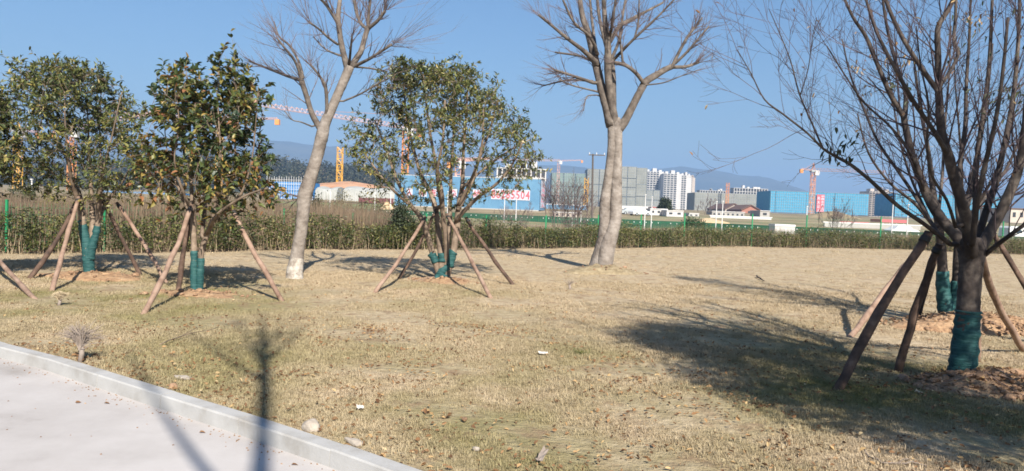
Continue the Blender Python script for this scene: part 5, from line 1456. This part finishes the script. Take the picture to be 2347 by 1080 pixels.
# --- tower cranes
def crane(label, px, ptop, pbase, D, m, mw, jib=None, cjib=None, apex=14, gz=None, cab=True):
    """jib / cjib: end pixel and distance"""
    b = P(px, pbase, D); 
    if gz is not None: b[2] = gz
    t = P(px, ptop, D)
    o = thing('tower_crane', label, 'crane', b, 'tower cranes on the site')
    h = t[2] - b[2]; m_ = MB(); w = mw / 2; r_ = mw * .07
    for sx in (-1, 1):
        for sy in (-1, 1): m_.bar((b[0] + sx * w, D + sy * w, b[2]), (b[0] + sx * w, D + sy * w, t[2]), r_)
    k = max(4, int(h / (mw * 1.1)))
    for i in range(k):
        z0 = b[2] + h * i / k; z1 = b[2] + h * (i + 1) / k; f = 1 if i % 2 else -1
        for s_ in (-1, 1):
            m_.bar((b[0] - w * f, D + s_ * w, z0), (b[0] + w * f, D + s_ * w, z1), r_ * .7, n=3)
            m_.bar((b[0] + s_ * w, D - w * f, z0), (b[0] + s_ * w, D + w * f, z1), r_ * .7, n=3)
            m_.bar((b[0] - w, D + s_ * w, z0), (b[0] + w, D + s_ * w, z0), r_ * .7, n=3)
    m_.build('mast', M[m], o)
    if jib is None: return o
    top = np.array([b[0], D, t[2]]); ap = top + np.array([0, 0, apex * D / F])
    mm = MB()
    for sx, sy in ((-1, 0), (1, 0), (0, 1)): mm.bar(top + np.array([sx * w, sy * w, 0]), ap, r_)
    mm.build('apex', M[m], o)
    if cab:
        MB().box(top + np.array([w * 1.6, -w * .6, -mw * .5]), (mw * 1.1, mw * 1.1, mw * 1.3)).build('cab', M['white_metal'], o)
        MB().box(top + np.array([0, 0, 0]), (mw * 1.5, mw * 1.5, mw * .5)).build('slewing_ring', M['scaf'], o)
    def boom(end, name, hh):
        e = P(*end); e[2] = top[2] + (e[2] - top[2]); v = e - top; L = np.linalg.norm(v); ax = v / L; sd_ = unit(np.cross(ax, [0, 0, 1])); up_ = np.cross(sd_, ax)
        q = MB(); n_ = max(6, int(L / (hh * 1.2)))
        ch = [(-.5 * hh * .8, 0), (.5 * hh * .8, 0), (0, hh)]
        for (a_, z_) in ch: q.bar(top + sd_ * a_ + up_ * z_, e + sd_ * a_ + up_ * z_ * .6, r_ * .4)
        for i in range(n_):
            p0 = top + v * i / n_; p1 = top + v * (i + 1) / n_; pm = (p0 + p1) / 2
            for a_ in (-.4 * hh, .4 * hh):
                q.bar(p0 + sd_ * a_, pm + up_ * hh * .9, r_ * .35, n=3); q.bar(pm + up_ * hh * .9, p1 + sd_ * a_, r_ * .35, n=3)
        q.build(name, M['crane_r'], o)
        MB().bar(ap, top + v * .62 + up_ * hh, r_ * .35, n=3).build('tie_rod', M[m], o)
        return e
    boom(jib, 'jib', mw * .75)
    if cjib:
        e = boom(cjib, 'counter_jib', mw * .45)
        MB().box(e + np.array([0, 0, -mw * .5]), (mw * .8, mw * .8, mw * 1.0)).build('counterweight', M['crane_o'], o)
    return o
crane('orange tower crane seen through the dome tree, long jib reaching left', 925, 296, 486, 218, 'crane_o', 1.7, (600, 244, 181), (962, 301, 226), apex=32, gz=1.9)
crane('yellow crane mast rising right of the leaning bare trunk', 777, 337, 440, 240, 'crane_y', 1.6, gz=2.3)
crane('orange crane mast with white cab, behind the right stems of the dome tree', 1047, 372, 480, 230, 'crane_r', 1.7, (1120, 366, 330), (1030, 372, 215), apex=10, gz=2.0)
crane('yellow-orange crane mast at the left photo edge', 40, 300, 450, 215, 'crane_y', 1.7, (-200, 262, 190), (90, 305, 225), apex=20, gz=1.9)
crane('orange crane mast inside the crown of the leftmost wrapped tree', 163, 300, 455, 225, 'crane_o', 1.7, (360, 262, 190), (120, 305, 235), apex=20, gz=2)
crane('crane behind the camellia, counterweight showing against the sky', 500, 274, 455, 230, 'crane_y', 1.6, (250, 262, 300), (636, 274, 222), apex=16, gz=2)
crane('small pale crane above the teal netted block, jib level', 1277, 370, 470, 620, 'crane_r', 2.0, (1140, 368, 560), (1334, 368, 640), apex=5, gz=5)
crane('tall orange crane with white counter jib before the blue banner building', 1859, 392, 495, 300, 'crane_o', 1.5, (2030, 397, 275), (1837, 388, 297), apex=18, gz=2.8)
crane('distant crane half hidden in the limbs of the dark trees', 2232, 406, 500, 500, 'crane_r', 2.0, (2160, 412, 560), (2250, 405, 490), apex=6, gz=4.4)
crane('short orange crane mast above the long grey-green block', 1667, 419, 450, 590, 'crane_o', 2.0, gz=10)
crane('yellow concrete pump mast standing in the brown thicket', 1342, 408, 470, 200, 'crane_y', 1.0, gz=2)

# --- utility pole
a = P(1357, 500, 105); t = P(1359, 353, 105)
o = thing('utility_pole', 'tall dark utility pole with a crossarm left of the fused trunk', 'pole', (a[0], 105, -.1))
MB().tube([(a[0], 105, -.2), (t[0], 105, t[2])], [.17, .12], 10).build('shaft', M['dark_pole'], o)
MB().box((t[0] + .55, 104.85, t[2] - .15), (2.3, .14, .14)).build('crossarm', M['dark_pole'], o)
for k in (-.5, .5, 1.6): MB().tube([(t[0] + k, 104.85, t[2] - .08), (t[0] + k, 104.85, t[2] + .2)], [.06, .05], 7).build('insulator', M['white_metal'], o)

# --- trees on the site
bush('site_tree', 'dark green round tree before the white apartment towers', 1524, 492, 170, 34, 34, 'leaf_dark', 91, 2400, .55, cat='tree', z0=1.3)
bare_shrub('reddish bare tree left of the gabled sheds', 1622, 190, 452, 495, 50, 7, 92, name='site_tree')

# --- woods and hills
def hill(name, prof, D, foot, seed, rows=9):
    r2 = np.random.default_rng(seed); prof = np.array(prof, float)
    px = np.linspace(prof[0, 0], prof[-1, 0], 150); py = np.interp(px, prof[:, 0], prof[:, 1])
    R_ = np.array([P(a, b, D) for a, b in zip(px, py)])
    ph = r2.uniform(0, 6.28, 6)
    V = []
    tt = [0, .1, .25, .42, .58, .72, .84, .93, 1.0, 1.12, 1.5]
    for t in tt:
        for k in range(len(px)):
            z = R_[k, 2]; s_ = math.sin(px[k] * .03 + ph[0]) + .6 * math.sin(px[k] * .075 + ph[1] + 3 * t) + .4 * math.sin(px[k] * .16 + ph[2] - 4 * t)
            y = foot + (D - foot) * t + s_ * (D - foot) * .05 * (1 - abs(2 * t - 1) if t <= 1 else 0)
            zz = 6 + (z - 6) * (t ** 1.25 if t <= 1 else max(1 - (t - 1) * 1.6, 0)) + (s_ * .035 * (z) * t * (1 - t) * 4 if t < 1 else 0) + r2.normal(0, .004) * z * (t <= 1)
            V.append((R_[k, 0] * (1 if t <= 1 else 1), y, zz))
    n_ = len(px)
    m_ = MB().add(V, np.array([(j * n_ + i, j * n_ + i + 1, (j + 1) * n_ + i + 1, (j + 1) * n_ + i) for j in range(len(tt) - 1) for i in range(n_ - 1)]))
    kind(m_.build(name, M['hill'], smooth=True), 'structure')
hill('hills', [(-700, 380), (-300, 345), (-100, 338), (0, 332), (100, 320), (200, 330), (330, 340), (450, 345), (560, 334), (620, 322), (660, 325), (720, 333), (760, 337), (800, 332), (850, 345), (930, 362), (1000, 374), (1130, 384), (1240, 379), (1290, 379), (1340, 384), (1420, 394), (1500, 420), (1560, 470)], 4300, 2600, 3)
hill('hills', [(1300, 470), (1400, 410), (1450, 396), (1500, 388), (1540, 384), (1562, 381), (1590, 386), (1640, 391), (1668, 396), (1700, 403), (1740, 404), (1770, 410), (1800, 421), (1835, 440), (1880, 452), (1960, 458), (2060, 452), (2150, 440), (2220, 432), (2300, 436), (2400, 430), (2600, 440), (2900, 470)], 4700, 3000, 4)

def woods():
    global rng
    rng = np.random.default_rng(95)
    prof = np.array([(-300, 385), (0, 380), (150, 372), (330, 365), (480, 356), (560, 350), (610, 350), (660, 362), (720, 376), (790, 372), (850, 380), (930, 402), (1000, 424), (1080, 440), (1180, 452)], float)
    n = 2300; m_ = MB()
    px = rng.uniform(-300, 1170, n); t = rng.uniform(0, 1, n) ** .8
    D = 430 + 270 * t
    LP = []; LT = []; LL = []
    # sloping body under the trees
    hx = np.linspace(-300, 1180, 80); V = []
    for tt in (0, .5, 1, 1.3):
        for a in hx:
            top = P(a, np.interp(a, prof[:, 0], prof[:, 1]) + 10, 700)
            z = 4.5 + (top[2] - 4.5) * min(tt, 1); y = 430 + 270 * tt
            V.append(((a - 1173.5) / F * y, y, z if tt <= 1 else 0))
    nn = len(hx)
    m_.add(V, np.array([(j * nn + i, j * nn + i + 1, (j + 1) * nn + i + 1, (j + 1) * nn + i) for j in range(3) for i in range(nn - 1)]), 0, .25)
    for k in range(n):
        top = P(px[k], np.interp(px[k], prof[:, 0], prof[:, 1]) + 10, 700)
        z = 4.5 + (top[2] - 4.5) * t[k]
        c = np.array([(px[k] - 1173.5) / F * D[k], D[k], z + 1.5])
        s_ = rng.uniform(2.2, 4.2); q = 26
        LP.append(c + rng.normal(0, .5, (q, 3)) * [s_ * .75, s_ * .75, s_]); LT.append(np.clip(rng.normal(.4, .2) + rng.normal(0, .12, q), 0, 1)); LL.append(np.full(q, s_ * .62))
    LP = np.concatenate(LP); LT = np.concatenate(LT); LL = np.concatenate(LL)
    leaves(m_, LP, rng.normal(0, 1, LP.shape) + [0, 0, .5], LL, LL * .7, LT)
    tag(m_.build('woods', M['leaf_dark2']), 'dark wooded slope below the blue hills', 'woods', kind='stuff')
M['leaf_dark2'] = mat('wood_foliage', [(0.0, (0.020, 0.028, 0.018)), (0.5, (0.055, 0.060, 0.035)), (0.85, (0.11, 0.085, 0.055)), (1.0, (0.13, 0.12, 0.05))], attr='tint', rough=0.8)
woods()

# ------------------------------------------------------------------ lawn grass (instanced tufts) and litter
def tuft(seed, n, h, spread, w):
    r2 = np.random.default_rng(seed); m_ = MB(); V = []; Fc = []
    for i in range(n):
        a = r2.uniform(0, 6.28); rr = spread * math.sqrt(r2.uniform()); p = np.array([rr * math.cos(a), rr * math.sin(a), -.005])
        d = r2.uniform(0, 6.28); ln = h * r2.uniform(.5, 1.3); out = r2.uniform(.3, 1.2) * ln; ww = w * r2.uniform(.7, 1.2)
        s = np.array([-math.sin(d), math.cos(d), 0]) * ww; dv = np.array([math.cos(d), math.sin(d), 0])
        m1 = p + dv * out * .4 + np.array([0, 0, ln * .7]); t1 = p + dv * out + np.array([0, 0, ln * r2.uniform(.5, 1.0)])
        k = len(V); V += [p - s, p + s, m1 + s * .8, m1 - s * .8, t1]; Fc += [(k, k + 1, k + 2), (k, k + 2, k + 3), (k + 3, k + 2, k + 4)]
    me = bpy.data.meshes.new('tuft'); me.from_pydata([tuple(v) for v in V], [], Fc); me.materials.append(M['blade'])
    return bpy.data.objects.new('grass_tuft', me)

def scatter_grass():
    global rng
    rng = np.random.default_rng(101)
    tc = bpy.data.collections.new('grass_tufts')
    for i in range(5): tc.objects.link(tuft(200 + i, 22, (.024, .022, .028, .05, .022)[i], (.085, .09, .085, .06, .1)[i], .0022))
    def zone(n, y0, y1, pw):
        y = y0 + (y1 - y0) * rng.uniform(0, 1, n) ** pw
        x = rng.uniform(-.9, .9, n) * y
        return x, y
    X, Y = [], []
    for n, y0, y1, pw in [(50000, 3.6, 9, 1.0), (50000, 8, 17, 1.0), (30000, 15, 44, 1.2)]:
        x, y = zone(n, y0, y1, pw); X.append(x); Y.append(y)
    x = np.concatenate(X); y = np.concatenate(Y)
    ky = np.where(x < KB[-1, 0], kerb_y(x), -9)
    ok = (y > ky + .03) & (y < hedge_y(x) + .6)
    # worn soil ring round each mound
    for c, rx in [(BA[:2] + [0.15, -0.1], .8), (BB[:2], .6), (BD[:2], .65), (BF[:2] + [0.2, -0.45], 1.15), (BG[:2] + [0.28, -0.15], .75)]:
        ok &= ((x - c[0]) ** 2 / rx ** 2 + (y - c[1]) ** 2 / (rx * .55) ** 2) > rng.uniform(.5, 1.2, len(x))
    # thin patches
    ok &= (np.sin(x * 1.9 + 2 * np.sin(y * 1.3)) * np.sin(y * 2.1 + 1.5 * np.sin(x * .9)) + rng.normal(0, .3, len(x))) > -.22
    x, y = x[ok], y[ok]; n = len(x)
    me = bpy.data.meshes.new('lawn_grass'); me.vertices.add(n)
    co = np.c_[x, y, lawn_z(x, y) * np.clip((y - np.where(x < KB[-1, 0], kerb_y(x), -9)) / .6, 0, 1)]
    e2 = ((x - BE[0] - .05) ** 2 / 1.15 ** 2 + (y - BE[1] + .15) ** 2 / .8 ** 2); co[:, 2] += np.where(e2 < 1, .16 * np.clip(1 - e2, 0, 1) ** 1.2, 0)
    me.vertices.foreach_set('co', co.astype(np.float32).ravel())
    at = me.attributes.new('rot', 'FLOAT_VECTOR', 'POINT'); at.data.foreach_set('vector', np.c_[rng.normal(0, .06, n), rng.normal(0, .06, n), rng.uniform(0, 6.28, n)].astype(np.float32).ravel())
    at = me.attributes.new('sc', 'FLOAT', 'POINT'); at.data.foreach_set('value', (rng.uniform(.6, 1.25, n) * np.interp(y, [5, 15, 40], [.85, 1.15, 1.7])).astype(np.float32))
    at = me.attributes.new('idx', 'INT', 'POINT'); at.data.foreach_set('value', rng.choice(5, n, p=[.23, .22, .22, .11, .22]).astype(np.int32))
    o = link('lawn_grass', me); tag(o, 'short straw-coloured dormant lawn grass', 'grass', kind='stuff')
    ng = bpy.data.node_groups.new('scatter', 'GeometryNodeTree')
    ng.interface.new_socket('Geometry', in_out='INPUT', socket_type='NodeSocketGeometry'); ng.interface.new_socket('Geometry', in_out='OUTPUT', socket_type='NodeSocketGeometry')
    gi = ng.nodes.new('NodeGroupInput'); go = ng.nodes.new('NodeGroupOutput'); ip = ng.nodes.new('GeometryNodeInstanceOnPoints'); ci = ng.nodes.new('GeometryNodeCollectionInfo')
    ci.inputs['Collection'].default_value = tc; ci.inputs['Separate Children'].default_value = True; ci.inputs['Reset Children'].default_value = True
    def attr_(nm, ty):
        a = ng.nodes.new('GeometryNodeInputNamedAttribute'); a.data_type = ty; a.inputs['Name'].default_value = nm
        return a.outputs['Attribute']
    ng.links.new(gi.outputs[0], ip.inputs['Points']); ng.links.new(ci.outputs[0], ip.inputs['Instance']); ip.inputs['Pick Instance'].default_value = True
    ng.links.new(attr_('idx', 'INT'), ip.inputs['Instance Index']); ng.links.new(attr_('rot', 'FLOAT_VECTOR'), ip.inputs['Rotation']); ng.links.new(attr_('sc', 'FLOAT'), ip.inputs['Scale'])
    ng.links.new(ip.outputs[0], go.inputs[0])
    md = o.modifiers.new('scatter', 'NODES'); md.node_group = ng
scatter_grass()

def litter():
    global rng
    rng = np.random.default_rng(102)
    n = 4200
    y = 4.2 + 13 * rng.uniform(0, 1, n) ** 1.7; x = rng.uniform(-.72, .72, n) * y
    cx = rng.uniform(-.6, .6, 120); cl = np.c_[cx * 9, rng.uniform(4.2, 10, 120)]
    k = rng.integers(0, 120, 3400); x = np.r_[x, cl[k, 0] + rng.normal(0, .2, 3400)]; y = np.r_[y, cl[k, 1] + rng.normal(0, .13, 3400)]
    s = rng.uniform(5, KLEN - 4, 900); e = poly_at(KB, s); off = np.abs(rng.normal(0, .12, 900)) + .02
    x = np.r_[x, e[:, 0] - nrm[0] * off]; y = np.r_[y, e[:, 1] - nrm[1] * off]
    c = BG[:2] + [.28, -.15]; x = np.r_[x, c[0] + rng.normal(0, .8, 700)]; y = np.r_[y, c[1] + rng.normal(0, .4, 700)]
    c = BF[:2] + [.1, -.5]; x = np.r_[x, c[0] + rng.normal(0, 1.0, 500)]; y = np.r_[y, c[1] + rng.normal(0, .45, 500)]
    ok = (y > np.where(x < KB[-1, 0], kerb_y(x), -9) + .02); x, y = x[ok], y[ok]; n = len(x)
    keep = rng.uniform(0, 1, n) < np.where(np.abs(x) > 0, .8, 1); x, y = x[keep], y[keep]; n = len(x)
    zz = lawn_z(x, y) + rng.uniform(.004, .03, n)
    for c, rx, ry, h in [(BG[:2] + [0.28, -0.15], .85, .5, .16), (BF[:2] + [0.2, -0.45], 1.4, .75, .2)]:
        t2 = (x - c[0]) ** 2 / rx ** 2 + (y - c[1]) ** 2 / ry ** 2; zz = np.where(t2 < 1, np.maximum(zz, h * np.clip(1 - t2, 0, 1) ** 1.2 + .03), zz)
    m_ = MB()
    L = rng.uniform(.02, .05, n)
    up = np.tile(np.array([0, 0, 1.0]), (n, 1)) + rng.normal(0, .35, (n, 3))
    leaves(m_, np.c_[x, y, zz], np.c_[rng.normal(0, 1, (n, 2)), rng.normal(0, .25, n)], L, L * rng.uniform(.4, .7, n), np.clip(rng.beta(1.6, 2.2, n), 0, 1), fold=.45, droop=-.15, up=up)
    tag(m_.build('fallen_leaves', M['leaf_dry']), 'brown fallen leaves scattered over the lawn', 'leaves', kind='stuff')
litter()

# ------------------------------------------------------------------ small things on the ground
def stone(label, px, py, s, m='stone', seed=1, z=0.0, name='stone', cat='stone'):
    r2 = np.random.default_rng(seed); b = G(px, py, z); m_ = MB(); rock(m_, (b[0], b[1], z + s[2] * .35), s, r2)
    o = m_.build(name, M[m], origin=b); tag(o, label, cat)
    bv = o.modifiers.new('round', 'BEVEL'); bv.width = min(s) * .25; bv.segments = 2
stone('broad pale stone lying against the kerb where the long shadow crosses', 712, 985, (.085, .07, .055), seed=2)
stone('flat pale rubble at the kerb edge, nearest the photo bottom', 812, 1018, (.08, .05, .03), seed=3)
stone('small pale pebble low in the middle of the lawn', 1090, 1031, (.028, .024, .02), seed=4)
stone('grey gravel crumbs beside the kerb', 420, 868, (.11, .06, .018), seed=5)
stone('reddish clod lying by the kerb', 395, 890, (.05, .04, .035), 'clod', 6)
stone('small brown clod on the bare lawn centre', 1065, 962, (.03, .028, .02), 'clod', 7)
def scrap(label, px, py, w, h, rz, m, seed, tilt=.1, name='paper_scrap', cat='paper', z=.03):
    r2 = np.random.default_rng(seed); b = G(px, py, z); n_ = 5; V = []
    for i in range(n_):
        for j in range(n_):
            u, v = (i / 4 - .5) * w, (j / 4 - .5) * h
            V.append((b[0] + u * math.cos(rz) - v * math.sin(rz), b[1] + u * math.sin(rz) + v * math.cos(rz), z + r2.normal(0, .006) + v * tilt))
    m_ = MB().add(V, [(i * n_ + j, (i + 1) * n_ + j, (i + 1) * n_ + j + 1, i * n_ + j + 1) for i in range(4) for j in range(4)])
    o = m_.build(name, M[m], origin=b); tag(o, label, cat)
    so = o.modifiers.new('thick', 'SOLIDIFY'); so.thickness = .004
scrap('crumpled white paper scrap on the open lawn', 1245, 808, .10, .06, .2, 'paper', 1, .2)
scrap('small white litter scrap on the straw near the long shadow', 826, 932, .05, .035, .6, 'paper', 2, .5)
scrap('grey splinter of board low in the middle of the lawn', 1243, 1041, .045, .12, -.4, 'deadwood', 3, .35, 'wood_splinter', 'wood')
scrap('pale dry leaf flake under the nearest dark tree', 2106, 898, .07, .06, .9, 'straw_dry', 4, .4, 'large_leaf', 'leaf')
def twig(label, pp, r, m='deadwood', z=.03, name='fallen_twig'):
    pts = np.array([G(a, b, z) for a, b in pp]); b0 = pts[0].copy(); b0[2] = 0
    o = thing(name, label, 'twig', b0); q = resample(pts, 4); q += np.random.default_rng(3).normal(0, .006, q.shape)
    MB().tube(q, np.linspace(r, r * .5, len(q)), 6).build('stem', M[m], o, smooth=True)
    mid = q[len(q) // 2]; e = mid + (q[-1] - q[0]) * .25 + np.array([.0, .06, .04]); MB().tube([mid, (mid + e) / 2 + [0, 0, .01], e], [r * .6, r * .5, r * .3], 5).build('side_twig', M[m], o)
twig('dark curled twig on the far lawn right of the stout fused tree', [(1733, 632), (1742, 638), (1752, 645)], .022, 'bark_dark')
twig('long thin pale twig in the bottom right of the lawn', [(1975, 1030), (2020, 1058), (2090, 1062), (2130, 1070)], .006)
twig('thin dry twig lying on the straw below the camellia', [(365, 790), (420, 768), (500, 752)], .006, 'bark_stem')
def path_leaf(label, px, py, seed):
    r2 = np.random.default_rng(seed); b = G(px, py, -.085); m_ = MB(); global rng; rng = r2
    leaves(m_, np.array([[b[0], b[1], -.082]]), np.array([[1, .2, .05]]), np.array([.045]), np.array([.02]), np.array([.3]), fold=.5)
    tag(m_.build('fallen_leaf', M['leaf_dry'], origin=b), label, 'leaf')
path_leaf('dry leaf on the path, closest to the kerb shadow', 667, 1066, 1)
path_leaf('dry leaf lying mid path between the two shadows', 456, 992, 2)
path_leaf('dry leaf on the path nearest the photo edge', 172, 923, 3)
path_leaf('tiny dry leaf fleck on the path beside another', 238, 925, 4)

def dead_bundle(label, px, py, top, w, n, seed, name='dead_shrub', m='deadwood'):
    global rng
    rng = np.random.default_rng(seed); b = G(px, py); D = b[1]; H = P(px, top, D)[2]; W = w * D / F / 2
    o = thing(name, label, 'shrub', b)
    MB().tube([b + [0, 0, -.03], b + [.01, .02, H * .22], b + [0.0, .03, H * .42]], [.022, .024, .02], 8, jit=.06).build('stem', M['deadwood'], o, smooth=True)
    m_ = MB()
    for i in range(n):
        a = rng.uniform(-1, 1); u = W * a; e = b + np.array([u, rng.normal(.03, W * .35), H * (.55 + .45 * math.sqrt(max(1 - a * a, 0))) * rng.uniform(.75, 1.05)])
        s0 = b + np.array([rng.normal(0, .008), .03 + rng.normal(0, .008), H * rng.uniform(.25, .42)])
        c = (s0 + e) / 2 + np.array([u * -.15, 0, H * .1]) + rng.normal(0, .012, 3)
        q = resample([s0, c, e], 3); m_.tube(q, np.linspace(.004, .0018, len(q)), 3, cap=False)
    m_.build('spray', M[m], o)
dead_bundle('dry broom-like bundle of twigs upright by the kerb', 182, 832, 742, 110, 130, 1)
dead_bundle('small pale dry tuft near the foot of the front poles', 134, 698, 668, 40, 160, 2, 'dry_tuft', 'straw_dry')
dead_bundle('small dead plant left of the stout fused tree mound', 1305, 664, 640, 40, 26, 3, 'dead_shrub')

# green tuft of weeds in the lawn
def green_tuft(label, px, py, s, seed):
    global rng
    rng = np.random.default_rng(seed); b = G(px, py); n = 70; m_ = MB()
    leaves(m_, b + rng.normal(0, s * .3, (n, 3)) * [1, .7, 0] + [0, 0, .005], rng.normal(0, .7, (n, 3)) + [0, 0, .8], rng.uniform(.04, .09, n), .006, rng.uniform(.3, .8, n))
    tag(m_.build('weed_tuft', M['leaf_hedge'], origin=b), label, 'weed')
green_tuft('small green weed tuft on the lawn by the leafy shadow edge', 1328, 812, .16, 1)
green_tuft('green weed tuft below the nearest dark tree', 1985, 850, .14, 2)

# ------------------------------------------------------------------ haze
hz = bpy.data.meshes.new('haze')
x0, x1, yA, yB, z0, z1 = -6500, 6500, -80, 7200, -2.5, 430
hz.from_pydata([(x, y, z) for x in (x0, x1) for y in (yA, yB) for z in (z0, z1)], [], [(0, 1, 3, 2), (4, 6, 7, 5), (0, 4, 5, 1), (2, 3, 7, 6), (0, 2, 6, 4), (1, 5, 7, 3)])
hm = bpy.data.materials.new('haze_air'); hm.use_nodes = True
hm.node_tree.nodes.clear()
ho = hm.node_tree.nodes.new('ShaderNodeOutputMaterial'); pv = hm.node_tree.nodes.new('ShaderNodeVolumePrincipled')
pv.inputs['Color'].default_value = (0.40, 0.63, 1.0, 1); pv.inputs['Density'].default_value = 0.00027; pv.inputs['Anisotropy'].default_value = 0.0
hm.node_tree.links.new(pv.outputs[0], ho.inputs['Volume'])
hz.materials.append(hm)
ho_ = bpy.data.objects.new('haze', hz); COL.objects.link(ho_); ho_['kind'] = 'stuff'; tag(ho_, 'pale blue winter haze over the distance', 'haze')

# sandy grit swept against the foot of the kerb and over the path
def grit():
    r2 = np.random.default_rng(131); m_ = MB(); n = 420
    s = r2.uniform(9, KLEN - 9, n); e = poly_at(KB, s); off = .15 + np.abs(r2.normal(0, .10, n)) + np.where(r2.random(n) < .22, r2.uniform(0, 2.2, n), 0)
    for i in range(n):
        g = r2.uniform(.003, .009); p = e[i] + nrm * off[i]
        rock(m_, (p[0], p[1], -.09 + g * .4), (g, g * .8, g * .6), r2)
    tag(m_.build('path_grit', M['clod']), 'loose grit along the foot of the kerb', 'grit', kind='stuff')
grit()
